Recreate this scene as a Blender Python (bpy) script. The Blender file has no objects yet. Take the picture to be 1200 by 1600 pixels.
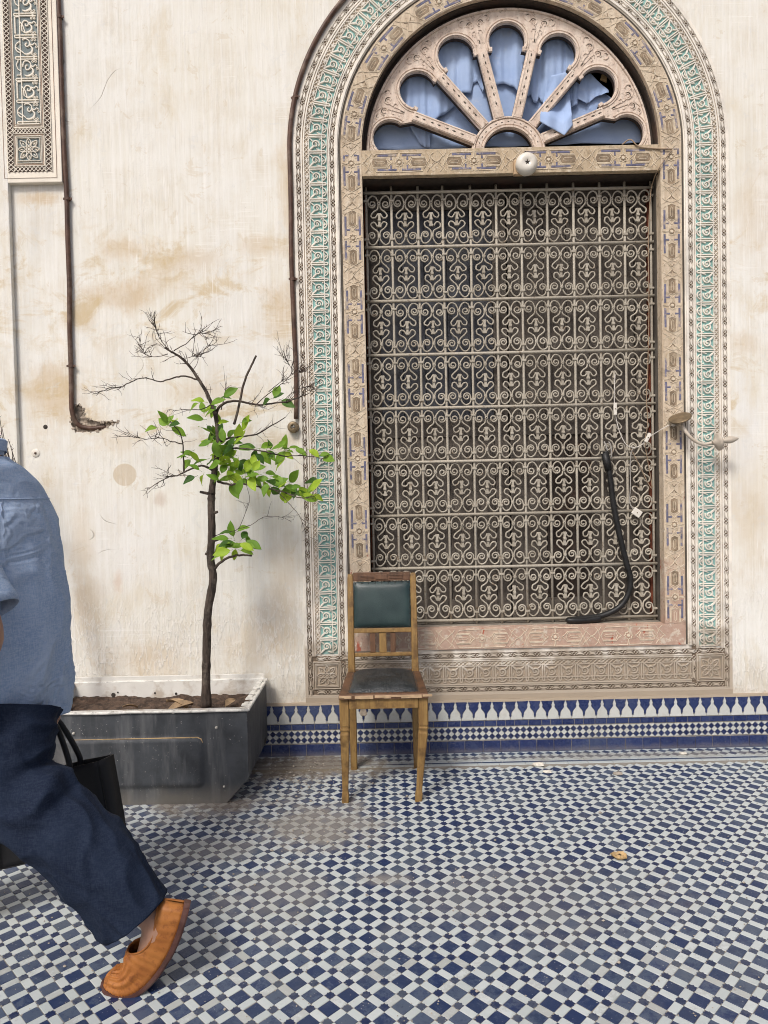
import bpy, bmesh, math, random
from mathutils import Vector, Matrix, noise
random.seed(7)
R_ = math.radians
scene = bpy.context.scene
C = scene.collection

# ------------------------------------------------------------------ camera
FPX, CAM_H, CAM_D = 1109.0, 1.32, 3.55
PITCH, ROLL = R_(1.6), R_(1.2)
cF = Vector((0, math.cos(PITCH), -math.sin(PITCH)))
_U0 = Vector((0, math.sin(PITCH), math.cos(PITCH))); _R0 = Vector((1, 0, 0))
cR = _R0*math.cos(ROLL) - _U0*math.sin(ROLL)
cU = _U0*math.cos(ROLL) + _R0*math.sin(ROLL)
cam_data = bpy.data.cameras.new('camera'); cam = bpy.data.objects.new('camera', cam_data); C.objects.link(cam)
cam_data.sensor_fit = 'HORIZONTAL'; cam_data.sensor_width = 36.0; cam_data.lens = FPX/1200*36
cam_data.clip_end = 500; cam_data.clip_start = 0.02
m = Matrix((cR, cU, -cF)).transposed().to_4x4(); m.translation = (0, -CAM_D, CAM_H)
cam.matrix_world = m
scene.camera = cam
# ------------------------------------------------------------------ light
SUN_EL, SUN_AZ = R_(48), R_(-26)      # azimuth from -Y (behind the camera), negative = from the left
sdir = Vector((math.sin(SUN_AZ)*math.cos(SUN_EL), -math.cos(SUN_AZ)*math.cos(SUN_EL), math.sin(SUN_EL)))
world = bpy.data.worlds.new('World'); scene.world = world; world.use_nodes = True
wn = world.node_tree.nodes; wl = world.node_tree.links
sky = wn.new('ShaderNodeTexSky'); sky.sky_type = 'NISHITA'; sky.sun_disc = False
sky.sun_elevation = SUN_EL; sky.sun_rotation = math.atan2(sdir.x, sdir.y)
sky.air_density = 0.6; sky.dust_density = 4.0; sky.ozone_density = 0.6
bg = wn['Background']; bg.inputs['Strength'].default_value = 0.09
wl.new(sky.outputs[0], bg.inputs['Color'])
sun_d = bpy.data.lights.new('sun', 'SUN'); sun_d.energy = 1.5; sun_d.angle = R_(14); sun_d.color = (1, 0.975, 0.94)
sun = bpy.data.objects.new('sun', sun_d); C.objects.link(sun)
sun.rotation_euler = sdir.to_track_quat('Z', 'Y').to_euler()
scene.view_settings.view_transform = 'Standard'; scene.view_settings.look = 'None'
scene.view_settings.exposure = 0.62; scene.view_settings.gamma = 1.0
scene.render.engine = 'CYCLES'
scene.cycles.max_bounces = 6; scene.cycles.diffuse_bounces = 3; scene.cycles.glossy_bounces = 2; scene.cycles.use_adaptive_sampling = True; scene.cycles.adaptive_threshold = 0.03; scene.cycles.filter_width = 1.0
scene.cycles.use_denoising = True

# ------------------------------------------------------------------ pixel to place (photograph is 1200 x 1600)
def ray(px, py): return cF + cR*((px-600)/FPX) + cU*((800-py)/FPX)
def W(px, py, y=0.0):
    d = ray(px, py); t = (y+CAM_D)/d.y
    return Vector((d.x*t, y, CAM_H+d.z*t))
def G(px, py, z=0.0):
    d = ray(px, py); t = (z-CAM_H)/d.z
    return Vector((d.x*t, -CAM_D+d.y*t, z))

# ------------------------------------------------------------------ mesh helpers
class MB:
    def __init__(s): s.v = []; s.f = []
    def add(s, vs, fs):
        b = len(s.v); s.v += [tuple(v) for v in vs]; s.f += [[i+b for i in f] for f in fs]
    def box(s, c, d, rot=None, bev=0.0):
        hx, hy, hz = d[0]/2, d[1]/2, d[2]/2
        if bev <= 0:
            vs = [Vector((x*hx, y*hy, z*hz)) for x in (-1, 1) for y in (-1, 1) for z in (-1, 1)]
            fs = [(0,1,3,2),(4,6,7,5),(0,4,5,1),(2,3,7,6),(0,2,6,4),(1,5,7,3)]
        else:
            b = bmesh.new(); bmesh.ops.create_cube(b, size=1)
            for q in b.verts: q.co = Vector((q.co.x*d[0], q.co.y*d[1], q.co.z*d[2]))
            bmesh.ops.bevel(b, geom=list(b.edges), offset=bev, segments=2, affect='EDGES', profile=.6)
            b.verts.index_update()
            vs = [q.co.copy() for q in b.verts]; fs = [[q.index for q in f.verts] for f in b.faces]; b.free()
        c = Vector(c)
        if rot is not None: vs = [rot @ v for v in vs]
        s.add([v+c for v in vs], fs)
    def tube(s, path, rad, n=8, caps=True, flat=1.0):
        path = [Vector(p) for p in path]; k = len(path)
        rad = rad if isinstance(rad, (list, tuple)) else [rad]*k
        T = []
        for i in range(k):
            a = path[max(0, i-1)]; b = path[min(k-1, i+1)]
            t = b-a; T.append(t.normalized() if t.length > 1e-9 else Vector((0,0,1)))
        ref = Vector((0,1,0)) if abs(T[0].y) < .9 else Vector((1,0,0))
        nrm = (ref - T[0]*ref.dot(T[0])).normalized()
        vs = []; fs = []
        for i in range(k):
            nrm = (nrm - T[i]*nrm.dot(T[i])).normalized(); bn = T[i].cross(nrm)
            for j in range(n):
                a = 2*math.pi*(j+.5)/n
                vs.append(path[i] + (nrm*math.cos(a)*flat + bn*math.sin(a))*rad[i])
        for i in range(k-1):
            for j in range(n):
                fs.append((i*n+j, i*n+(j+1)%n, (i+1)*n+(j+1)%n, (i+1)*n+j))
        if caps: fs.append(list(range(n))[::-1]); fs.append(list(range((k-1)*n, k*n)))
        s.add(vs, fs)
    def prism(s, poly, y0, y1, inset=0.0):
        # poly in (x,z), front at y1 (towards -y), back at y0; inset shrinks the front face
        n = len(poly)
        cx = sum(p[0] for p in poly)/n; cz = sum(p[1] for p in poly)/n
        vs = [(p[0], y0, p[1]) for p in poly]
        if inset:
            q = inset_poly(poly, inset)
        else: q = poly
        vs += [(p[0], y1, p[1]) for p in q]
        fs = [list(range(n, 2*n))] + [(i, (i+1) % n, n+(i+1) % n, n+i) for i in range(n)]
        s.add(vs, fs)
    def ribbon(s, pts, w, h, y0=0.0, closed=False, top=.72):
        # raised strip following pts in (x,z); standing h towards -y
        pts = [Vector((p[0], p[1])) for p in pts]; n = len(pts)
        if n < 2: return
        vs = []; fs = []
        ws = w if isinstance(w, (list, tuple)) else [w]*n
        for i in range(n):
            a = pts[(i-1) % n] if (closed or i > 0) else pts[0]
            b = pts[(i+1) % n] if (closed or i < n-1) else pts[-1]
            t = (b-a)
            if t.length < 1e-9: t = Vector((1, 0))
            t.normalize(); nn = Vector((-t.y, t.x))
            for k_, q in ((-.5, 0), (-.5*top, h), (.5*top, h), (.5, 0)):
                p = pts[i]+nn*ws[i]*k_; vs.append((p.x, y0-q, p.y))
        rng = range(n if closed else n-1)
        for i in rng:
            j = (i+1) % n
            for k_ in range(3): fs.append((i*4+k_, i*4+k_+1, j*4+k_+1, j*4+k_))
        if not closed: fs.append((0, 1, 2, 3)); e = (n-1)*4; fs.append((e+3, e+2, e+1, e))
        s.add(vs, fs)
    def lathe(s, prof, n=24, axis='z', c=(0,0,0)):
        vs = []; fs = []; k = len(prof)
        for r, z in prof:
            for j in range(n):
                a = 2*math.pi*j/n; x, y = r*math.cos(a), r*math.sin(a)
                v = {'z': (x, y, z), 'y': (x, z, y), 'x': (z, x, y)}[axis]
                vs.append((v[0]+c[0], v[1]+c[1], v[2]+c[2]))
        for i in range(k-1):
            for j in range(n): fs.append((i*n+j, i*n+(j+1) % n, (i+1)*n+(j+1) % n, (i+1)*n+j))
        s.add(vs, fs)
    def grid(s, P, nu, nv, closed_u=False):
        vs = [P(i, j) for j in range(nv) for i in range(nu)]; fs = []
        for j in range(nv-1):
            for i in range(nu if closed_u else nu-1):
                fs.append((j*nu+i, j*nu+(i+1) % nu, (j+1)*nu+(i+1) % nu, (j+1)*nu+i))
        s.add(vs, fs)
    def mesh(s, name, mat=None, smooth=False, fix=True):
        me = bpy.data.meshes.new(name); me.from_pydata(s.v, [], s.f)
        if fix:
            b = bmesh.new(); b.from_mesh(me); bmesh.ops.recalc_face_normals(b, faces=b.faces); b.to_mesh(me); b.free()
        if mat: me.materials.append(mat)
        if smooth:
            me.polygons.foreach_set('use_smooth', [True]*len(me.polygons))
        me.update(); return me
    def build(s, name, mat, parent=None, smooth=False, loc=None, fix=True):
        return place(s.mesh(name, mat, smooth, fix), name, parent, loc)

def inset_poly(poly, d):
    n = len(poly); out = []
    area = sum(poly[i][0]*poly[(i+1) % n][1]-poly[(i+1) % n][0]*poly[i][1] for i in range(n))
    sg = 1 if area > 0 else -1
    for i in range(n):
        a = Vector(poly[i-1]); b = Vector(poly[i]); c = Vector(poly[(i+1) % n])
        t1 = (b-a).normalized(); t2 = (c-b).normalized()
        n1 = Vector((-t1.y, t1.x))*sg; n2 = Vector((-t2.y, t2.x))*sg
        k = max(.35, 1+n1.dot(n2)); q = b+(n1+n2)*(d/k); out.append((q.x, q.y))
    return out
def place(me, name, parent=None, loc=None, rot=None, scale=None):
    o = bpy.data.objects.new(name, me); C.objects.link(o)
    if parent is not None: o.parent = parent
    if loc is not None: o.location = loc
    if rot is not None: o.rotation_euler = rot
    if scale is not None: o.scale = scale
    return o
def tag(o, label, cat, group=None):
    o['label'] = label; o['category'] = cat
    if group: o['group'] = group
    return o
def thing(name, label, cat, loc=(0,0,0), group=None):
    o = bpy.data.objects.new(name, None); C.objects.link(o); o.location = loc; o.empty_display_size = .1
    return tag(o, label, cat, group)
def stuff(o): o['kind'] = 'stuff'; return o
def structure(o): o['kind'] = 'structure'; return o
def smooth_angle(me, ang=40):
    me.polygons.foreach_set('use_smooth', [True]*len(me.polygons))
    try: me.set_sharp_from_angle(angle=R_(ang))
    except Exception: pass
def arc(cx, cz, r, a0, a1, n):
    return [(cx+r*math.cos(R_(a0+(a1-a0)*i/n)), cz+r*math.sin(R_(a0+(a1-a0)*i/n))) for i in range(n+1)]
def catmull(pts, per=6):
    P = [Vector(p) for p in pts]; out = []
    for i in range(len(P)-1):
        p0 = P[max(0, i-1)]; p1 = P[i]; p2 = P[i+1]; p3 = P[min(len(P)-1, i+2)]
        for k in range(per):
            t = k/per
            out.append(.5*((2*p1)+(p2-p0)*t+(2*p0-5*p1+4*p2-p3)*t*t+(3*p1-p0-3*p2+p3)*t*t*t))
    out.append(P[-1]); return out
def curve_plate(name, outlines, y_front, depth, bev=0.0, mat=None):
    # flat plate with holes: outlines in (x,z); first is outer, the rest holes
    cu = bpy.data.curves.new(name, 'CURVE'); cu.dimensions = '2D'; cu.fill_mode = 'BOTH'
    cu.extrude = depth/2-bev; cu.bevel_depth = bev; cu.bevel_resolution = 1; cu.offset = -bev
    for ol in outlines:
        sp = cu.splines.new('POLY'); sp.points.add(len(ol)-1); sp.use_cyclic_u = True
        for p, q in zip(sp.points, ol): p.co = (q[0], q[1], 0, 1)
    o = bpy.data.objects.new(name, cu); C.objects.link(o)
    dg = bpy.context.evaluated_depsgraph_get(); dg.update()
    me = bpy.data.meshes.new_from_object(o.evaluated_get(dg)); me.name = name
    bpy.data.objects.remove(o); bpy.data.curves.remove(cu)
    # curve (x,y,z) -> (x, y, z): local z is depth
    me.transform(Matrix(((1,0,0,0),(0,0,-1,y_front+depth/2),(0,1,0,0),(0,0,0,1))))
    me.materials.clear()
    if mat: me.materials.append(mat)
    return me

# ------------------------------------------------------------------ materials
class NT:
    def __init__(s, name):
        s.m = bpy.data.materials.new(name); s.m.use_nodes = True
        s.t = s.m.node_tree; s.n = s.t.nodes; s.b = s.n['Principled BSDF']
        s.g = None
    def L(s, a, b): s.t.links.new(a, b)
    def put(s, sock, v):
        if hasattr(v, 'is_linked') or isinstance(v, bpy.types.NodeSocket): s.L(v, sock)
        elif isinstance(v, tuple) and len(v) == 3 and sock.type == 'RGBA': sock.default_value = (*v, 1)
        else: sock.default_value = v
    def pos(s):
        if s.g is None: s.g = s.n.new('ShaderNodeNewGeometry')
        return s.g.outputs['Position']
    def map(s, scale=(1,1,1), rot=(0,0,0), loc=(0,0,0), vec=None):
        k = s.n.new('ShaderNodeMapping'); s.L(vec or s.pos(), k.inputs[0])
        k.inputs['Scale'].default_value = scale; k.inputs['Rotation'].default_value = rot; k.inputs['Location'].default_value = loc
        return k.outputs[0]
    def noise(s, scale=5, detail=4, rough=.55, vec=None, dist=0.0, col=False):
        k = s.n.new('ShaderNodeTexNoise'); s.L(vec or s.pos(), k.inputs['Vector'])
        k.inputs['Scale'].default_value = scale; k.inputs['Detail'].default_value = detail
        k.inputs['Roughness'].default_value = rough; k.inputs['Distortion'].default_value = dist
        return k.outputs['Color' if col else 'Fac']
    def vor(s, scale=5, feat='F1', vec=None, out='Distance', rnd=1.0):
        k = s.n.new('ShaderNodeTexVoronoi'); k.feature = feat; s.L(vec or s.pos(), k.inputs['Vector'])
        k.inputs['Scale'].default_value = scale; k.inputs['Randomness'].default_value = rnd
        return k.outputs[out]
    def ramp(s, fac, lo, hi, a=0.0, b=1.0):
        k = s.n.new('ShaderNodeMapRange'); k.interpolation_type = 'SMOOTHSTEP'
        s.put(k.inputs['Value'], fac)
        k.inputs['From Min'].default_value = lo; k.inputs['From Max'].default_value = hi
        k.inputs['To Min'].default_value = a; k.inputs['To Max'].default_value = b
        return k.outputs['Result']
    def math(s, op, a, b=0.0, c=None):
        k = s.n.new('ShaderNodeMath'); k.operation = op; s.put(k.inputs[0], a); s.put(k.inputs[1], b)
        if c is not None: s.put(k.inputs[2], c)
        return k.outputs[0]
    def mix(s, fac, a, b, mode='MIX'):
        k = s.n.new('ShaderNodeMix'); k.data_type = 'RGBA'; k.blend_type = mode
        s.put(k.inputs[0], fac); s.put(k.inputs[6], a); s.put(k.inputs[7], b); return k.outputs[2]
    def sep(s, vec=None):
        k = s.n.new('ShaderNodeSeparateXYZ'); s.L(vec or s.pos(), k.inputs[0]); return k.outputs
    def comb(s, x, y, z):
        k = s.n.new('ShaderNodeCombineXYZ')
        for i, v in enumerate((x, y, z)): s.put(k.inputs[i], v)
        return k.outputs[0]
    def rnd(s):
        return s.n.new('ShaderNodeObjectInfo').outputs['Random']
    def wnoise(s, vec):
        k = s.n.new('ShaderNodeTexWhiteNoise'); k.noise_dimensions = '3D'; s.L(vec, k.inputs['Vector']); return k.outputs
    def blob(s, c, r, wob=None, amt=.35):
        # 1 inside, 0 outside of an ellipse (world x,z or x,y) with a ragged edge
        k = s.n.new('ShaderNodeVectorMath'); k.operation = 'SUBTRACT'; s.L(s.pos(), k.inputs[0]); k.inputs[1].default_value = c
        k2 = s.n.new('ShaderNodeVectorMath'); k2.operation = 'DIVIDE'; s.L(k.outputs[0], k2.inputs[0]); k2.inputs[1].default_value = r
        k3 = s.n.new('ShaderNodeVectorMath'); k3.operation = 'LENGTH'; s.L(k2.outputs[0], k3.inputs[0])
        d = k3.outputs['Value']
        if wob is not None: d = s.math('ADD', d, s.math('MULTIPLY', s.math('SUBTRACT', wob, .5), amt*2))
        return d
    def bump(s, h, strength=.3, dist=.01, prev=None):
        k = s.n.new('ShaderNodeBump'); s.put(k.inputs['Height'], h)
        k.inputs['Strength'].default_value = strength; k.inputs['Distance'].default_value = dist
        if prev is not None: s.L(prev, k.inputs['Normal'])
        return k.outputs[0]
    def out(s, col, rough=.8, normal=None, spec=None, metal=None):
        s.put(s.b.inputs['Base Color'], col); s.put(s.b.inputs['Roughness'], rough)
        if normal is not None: s.L(normal, s.b.inputs['Normal'])
        if spec is not None: s.b.inputs['Specular IOR Level'].default_value = spec
        if metal is not None: s.b.inputs['Metallic'].default_value = metal
        return s.m

def srgb(r, g, b):
    f = lambda c: (c/255/12.92 if c/255 <= .04045 else ((c/255+.055)/1.055)**2.4)
    return (f(r), f(g), f(b))
M = {}
def simple(name, col, rough=.6, var=.12, scale=25, bump=.15, bd=.003, dirt=None, dirt_amt=.4, spec=.4, metal=0.0, stretch=(1,1,1), dscale=6):
    t = NT(name); v = t.map(scale=stretch)
    n = t.noise(scale, 5, .6, v)
    c = t.mix(t.ramp(n, .3, .7), tuple(x*(1-var) for x in col), tuple(min(1, x*(1+var)) for x in col))
    if dirt: c = t.mix(t.ramp(t.noise(dscale, 6, .65), .48, .68, 0, dirt_amt), c, dirt)
    M[name] = t.out(c, t.ramp(n, .2, .8, rough-.08, min(1, rough+.08)), t.bump(n, bump, bd) if bump else None, spec, metal)
    return M[name]

# ---- plaster
def plaster(name, stains=True):
    t = NT(name); x, y, z = t.sep()
    big = t.noise(1.1, 5, .6); mid = t.noise(4.5, 6, .62); fine = t.noise(60, 4, .6)
    brush = t.noise(1.0, 4, .6, t.map(scale=(55, 20, 2.2)))
    brush2 = t.noise(1.0, 3, .6, t.map(scale=(150, 20, 5)))
    c = t.mix(t.ramp(big, .3, .7), (.735, .70, .605), (.775, .76, .705))
    c = t.mix(t.ramp(mid, .42, .75, 0, .6), c, (.62, .55, .43))
    c = t.mix(t.ramp(brush, .40, .68, 0, .5), c, (.84, .825, .78))
    c = t.mix(t.math('MULTIPLY', t.ramp(brush2, .52, .74, 0, .42), t.ramp(t.noise(1.3, 3), .35, .62, .25, 1.0)), c, (.55, .515, .45))
    c = t.mix(t.ramp(t.noise(1.0, 3, .6, t.map(scale=(3.2, 3, .8), loc=(4, 0, 2))), .52, .72, 0, .35), c, (.58, .575, .55))
    wob = t.math('ADD', t.math('MULTIPLY', t.noise(5.5, 5, .65), .75), t.math('MULTIPLY', t.noise(1, 4, .7, t.map(scale=(60, 30, 18))), .25))
    if stains:
        def S(px, py, rx, rz, k, col=(.56, .41, .235)):
            nonlocal c
            p = W(px, py); d = t.blob(p, (rx, 10, rz), wob, 1.5)
            c = t.mix(t.ramp(d, 1.2, .2, 0, k), c, col)
        for a in ((205, 388, .13, .06, .45), (300, 405, .14, .05, .4), (180, 462, .16, .07, .55), (120, 500, .1, .05, .3), (250, 440, .12, .06, .3),
                  (405, 385, .1, .07, .4), (440, 480, .09, .12, .45), (60, 310, .1, .03, .6), (85, 620, .13, .16, .5), (330, 610, .2, .05, .3),
                  (440, 690, .1, .05, .4), (190, 690, .12, .05, .25), (130, 850, .05, .25, .3), (140, 960, .08, .2, .35), (235, 1035, .2, .10, .35), (400, 1010, .12, .14, .25),
                  (455, 300, .05, .25, .35), (1165, 540, .08, .05, .3), (1170, 800, .1, .3, .25), (1180, 330, .1, .2, .2), (440, 940, .08, .3, .3)):
            S(a[0], a[1], a[2]*1.3, a[3]*1.35, min(.75, a[4]*1.15))
        p = W(195, 742); d = t.blob(p, (.058, 10, .055), wob, .08); c = t.mix(t.ramp(d, 1.06, .96, 0, .6), c, (.52, .40, .25))
        S(360, 500, .25, .5, .28, (.72, .71, .69)); S(200, 860, .25, .3, .4, (.76, .745, .72)); S(1165, 680, .09, .35, .5, (.74, .74, .73))
        S(250, 780, .04, .05, .4, (.50, .36, .26)); S(185, 910, .03, .06, .5, (.62, .44, .32))
    band = t.math('ADD', t.math('MULTIPLY', t.ramp(z, 2.75, 2.5), t.ramp(z, 1.95, 2.25)), t.math('MULTIPLY', t.ramp(z, 2.0, 1.85), t.ramp(z, 1.5, 1.7)))
    sn = t.noise(4.2, 7, .68, t.map(scale=(1, 1, 1.5), loc=(2.2, 0, 5.1)), .6)
    c = t.mix(t.math('MULTIPLY', t.ramp(sn, .49, .64), t.math('MULTIPLY', band, .75)), c, (.57, .44, .25))
    sn2 = t.noise(2.2, 7, .7, t.map(scale=(1.6, 1, .8), loc=(8.2, 0, 1.1)), .4)
    c = t.mix(t.ramp(sn2, .52, .70, 0, .5), c, (.63, .54, .38))
    sn3 = t.noise(7.5, 6, .75, t.map(loc=(1.2, 4, 9.1)), .8)
    c = t.mix(t.ramp(sn3, .585, .62, 0, .3), c, (.58, .47, .31)); c = t.mix(t.ramp(sn3, .40, .36, 0, .3), c, (.64, .64, .62))
    drip = t.noise(1.0, 5, .65, t.map(scale=(26, 9, 1.1), loc=(3, 0, 0)))
    c = t.mix(t.math('MULTIPLY', t.ramp(drip, .55, .72), t.ramp(t.noise(1.6, 3), .45, .6, 0, .4)), c, (.58, .50, .385))
    # scratch marks low on the wall
    sv = t.map(scale=(42, 5, 11), vec=None); sd = t.n.new('ShaderNodeVectorMath'); sd.operation = 'ADD'
    t.L(sv, sd.inputs[0]); t.L(t.noise(2.4, 3, .6, sv, col=True), sd.inputs[1])
    scr = t.ramp(t.vor(1.0, 'DISTANCE_TO_EDGE', sd.outputs[0]), .03, .10, 1, 0)
    low = t.math('MULTIPLY', t.ramp(z, 1.05, .45), t.ramp(t.noise(3.5, 4, .6), .36, .56))
    c = t.mix(t.math('MULTIPLY', scr, t.math('MULTIPLY', low, .75)), c, (.86, .83, .76))
    c = t.mix(t.math('MULTIPLY', t.ramp(t.math('ADD', z, t.math('MULTIPLY', t.math('SUBTRACT', wob, .5), .7)), .5, .2), .45), c, (.42, .34, .235))
    # pale scratches, dark hairline cracks, flaked patches
    def lines(sc, rot, wdt, seed, m0, m1, ms):
        n_ = t.noise(1.0, 2, .5, t.map(scale=sc, rot=(0, rot, 0), loc=(seed, seed*.7, seed*1.3)))
        l_ = t.ramp(t.math('ABSOLUTE', t.math('SUBTRACT', n_, .5)), 0, wdt, 1, 0)
        return t.math('MULTIPLY', l_, t.ramp(t.noise(ms, 3, .6, t.map(loc=(seed*3, 1, seed))), m0, m1))
    c = t.mix(t.math('MULTIPLY', lines((.5, 1, 60), R_(18), .02, 3, .56, .62, 4), .55), c, (.86, .84, .79))
    c = t.mix(t.math('MULTIPLY', lines((60, 1, .9), R_(8), .02, 8, .52, .60, 3), .5), c, (.86, .84, .79))
    crk = lines((1.6, 2, 3.0), R_(30), .0028, 5, .60, .66, 1.3)
    c = t.mix(t.math('MULTIPLY', crk, .65), c, (.33, .27, .20))
    fl = t.ramp(t.noise(6.5, 7, .72, t.map(scale=(1, 1, .55), loc=(7, 3, 1))), .50, .66)
    c = t.mix(t.math('MULTIPLY', fl, .30), c, (.80, .775, .715))
    fl2 = t.ramp(t.noise(9, 7, .75, t.map(scale=(1, 1, .6), loc=(1, 9, 4))), .56, .74)
    c = t.mix(t.math('MULTIPLY', fl2, .35), c, (.50, .435, .335))
    spk = t.ramp(t.vor(34, 'F1'), .03, .07, 1, 0); spk = t.math('MULTIPLY', spk, t.ramp(t.noise(7, 2), .55, .66))
    c = t.mix(t.math('MULTIPLY', spk, .55), c, (.30, .25, .19))
    h = t.math('ADD', t.math('MULTIPLY', brush, .5), t.math('ADD', t.math('MULTIPLY', mid, .6), t.math('MULTIPLY', fine, .12)))
    h = t.math('ADD', h, t.math('ADD', t.math('MULTIPLY', t.math('MULTIPLY', scr, low), .5), t.math('SUBTRACT', t.math('MULTIPLY', fl, .22), t.math('MULTIPLY', crk, .6))))
    M[name] = t.out(c, .88, t.bump(h, .6, .008), .25)
plaster('plaster')
def stucco(name, white, dirty, ground=False):
    t = NT(name); x, y, z = t.sep(); n = t.noise(9, 6, .65); f = t.noise(120, 3, .6)
    c = t.mix(t.ramp(n, .38, .66), white, tuple(k*.80 for k in white))
    wob = t.noise(6, 5, .65)
    zz = t.math('ADD', z, t.math('MULTIPLY', t.math('SUBTRACT', wob, .5), .75))
    lost = t.ramp(zz, .62, .42)
    c = t.mix(t.math('MULTIPLY', lost, .95), c, dirty)
    c = t.mix(t.ramp(t.noise(3.2, 5, .7, t.map(loc=(3, 1, 7))), .56, .74, 0, .28 if not ground else .55), c, tuple(k*.78+.08 for k in dirty))
    M[name] = t.out(c, .85, t.bump(t.math('ADD', f, t.math('MULTIPLY', n, 2)), .35, .003), .25)
stucco('stucco_white', (.84, .785, .69), (.42, .35, .27))
stucco('stucco_teal', (.27, .48, .445), (.28, .235, .17), True)
stucco('stucco_brown', (.20, .145, .105), (.16, .12, .085))
stucco('stucco_sand', (.58, .49, .38), (.36, .295, .22))
stucco('stucco_grey', (.20, .235, .235), (.25, .25, .23))
simple('stucco_cream', (.80, .74, .63), .85, .06, 9, .2)
simple('stucco_dark', (.085, .055, .042), .9, .3, 20, .2)
simple('line_brown', (.36, .25, .19), .9, .2)
# ---- floor tiles
TP = 0.0671; TA = R_(45); T_O = G(628, 1534.7)
def tile_to_world(u, v):
    c, s_ = math.cos(TA), math.sin(TA)
    return Vector((T_O.x + TP*(u*c - v*s_), T_O.y + TP*(u*s_ + v*c), 0))
def floor_dust(t):
    wob = t.noise(5, 6, .7); w2 = t.noise(16, 5, .7)
    w3 = t.math('ADD', t.math('MULTIPLY', wob, .7), t.math('MULTIPLY', w2, .3))
    d = None
    for px, py, rx, ry, k in ((470, 1198, .45, .17, 1.25), (330, 1255, .34, .14, .95), (540, 1192, .35, .08, 1.0), (490, 1290, .30, .22, .8), (330, 1330, .25, .12, .45), (430, 1400, .2, .2, .4),
                              (820, 1400, .45, .22, .25), (130, 1285, .4, .15, .6), (10, 1325, .25, .12, 1.0), (950, 1182, 1.1, .05, .6), (590, 1375, .1, .05, .75)):
        b = t.ramp(t.blob(G(px, py), (rx*1.15, ry*1.15, 10), w3, 2.0), 1.15, .25, 0, k)
        d = b if d is None else t.math('MAXIMUM', d, b)
    gen = t.ramp(w3, .52, .80, .0, .32)
    return t.math('MINIMUM', t.math('MAXIMUM', d, gen), 1.0), w3, w2
def floor_tile(name, cols, k, sh_=.5):
    t = NT(name); dust, w3, w2 = floor_dust(t)
    c0, s0 = math.cos(-TA), math.sin(-TA); ox, oy = T_O.x, T_O.y
    lx = -(ox*c0-oy*s0)/TP*k; ly = -(ox*s0+oy*c0)/TP*k
    v = t.map(scale=(k/TP, k/TP, 0), rot=(0, 0, -TA), loc=(lx+sh_, ly+sh_, 0))
    fl = t.n.new('ShaderNodeVectorMath'); fl.operation = 'FLOOR'; t.L(v, fl.inputs[0])
    r = t.wnoise(fl.outputs[0])['Value']
    sh = t.n.new('ShaderNodeVectorMath'); sh.operation = 'ADD'; t.L(fl.outputs[0], sh.inputs[0]); sh.inputs[1].default_value = (17, 5, 3)
    r2 = t.wnoise(sh.outputs[0])['Value']
    if k == 2: r = t.rnd(); r2 = t.ramp(t.rnd(), .6, 1.0)
    c = t.mix(r, cols[0], cols[1])
    c = t.mix(t.ramp(r2, .86, 1.0, 0, .7), c, cols[2])
    grain = t.noise(160, 4, .75); blot = t.noise(38, 5, .7)
    # worn glaze: each tile is worn by its own amount
    wear = t.ramp(t.math('ADD', t.math('MULTIPLY', t.math('ADD', blot, t.noise(150, 5, .8)), .5), t.math('MULTIPLY', r2, .22)), .55, .71, 0, .62)
    c = t.mix(wear, c, cols[3])
    chips = t.math('MULTIPLY', t.ramp(t.vor(95, 'F1'), .10, .22, 1, 0), t.ramp(t.noise(30, 3), .52, .62))
    c = t.mix(t.math('MULTIPLY', chips, .55), c, (.48, .47, .44))
    c = t.mix(t.math('MULTIPLY', dust, .88), c, t.mix(t.ramp(dust, .72, 1.0), t.mix(grain, (.20, .178, .148), (.33, .305, .265)), t.mix(grain, (.115, .092, .068), (.225, .19, .15))))
    rough = t.math('MAXIMUM', t.ramp(blot, .3, .7, .30, .55), t.math('MULTIPLY', dust, .85))
    M[name] = t.out(c, rough, t.bump(t.math('ADD', blot, t.math('MULTIPLY', grain, .4)), .28, .003), .42)
floor_tile('floor_blue', ((.012, .027, .088), (.022, .038, .086), (.034, .046, .072), (.095, .122, .170)), 1)
floor_tile('floor_white', ((.42, .46, .455), (.52, .555, .55), (.40, .42, .40), (.34, .35, .335)), 2)
floor_tile('floor_star', ((.010, .020, .070), (.020, .032, .075), (.04, .05, .070), (.085, .10, .13)), 1, 0.0)
t = NT('floor_grout'); dust, w3, w2 = floor_dust(t)
M['floor_grout'] = t.out(t.mix(dust, t.mix(w2, (.20, .185, .16), (.30, .28, .25)), (.20, .17, .13)), .95, t.bump(t.noise(150, 4), .5, .004), .2)
# ---- wall tiles
def glaze(name, a, b, worn, rough=.16):
    t = NT(name); r = t.rnd(); n = t.noise(28, 5, .65); big = t.noise(2.2, 3, .6); x, y, z = t.sep()
    c = t.mix(r, a, b); c = t.mix(t.ramp(n, .5, .72, 0, .5), c, worn)
    c = t.mix(t.ramp(t.noise(1.7, 4, .65, t.map(loc=(2.3, 0, 0))), .42, .66, 0, .55), c, worn)
    ch = t.math('MULTIPLY', t.ramp(t.vor(80, 'F1'), .08, .16, 1, 0), t.ramp(t.noise(25, 2), .55, .64))
    c = t.mix(t.math('MULTIPLY', ch, .6), c, (.45, .40, .33))
    low = t.ramp(t.math('ADD', z, t.math('MULTIPLY', t.math('SUBTRACT', n, .5), .05)), .035, .002, 0, .35)
    c = t.mix(low, c, (.26, .23, .19))
    M[name] = t.out(c, t.math('MAXIMUM', t.ramp(n, .3, .75, rough, rough+.3), low), t.bump(t.noise(45, 3), .22, .004), .5)
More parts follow.
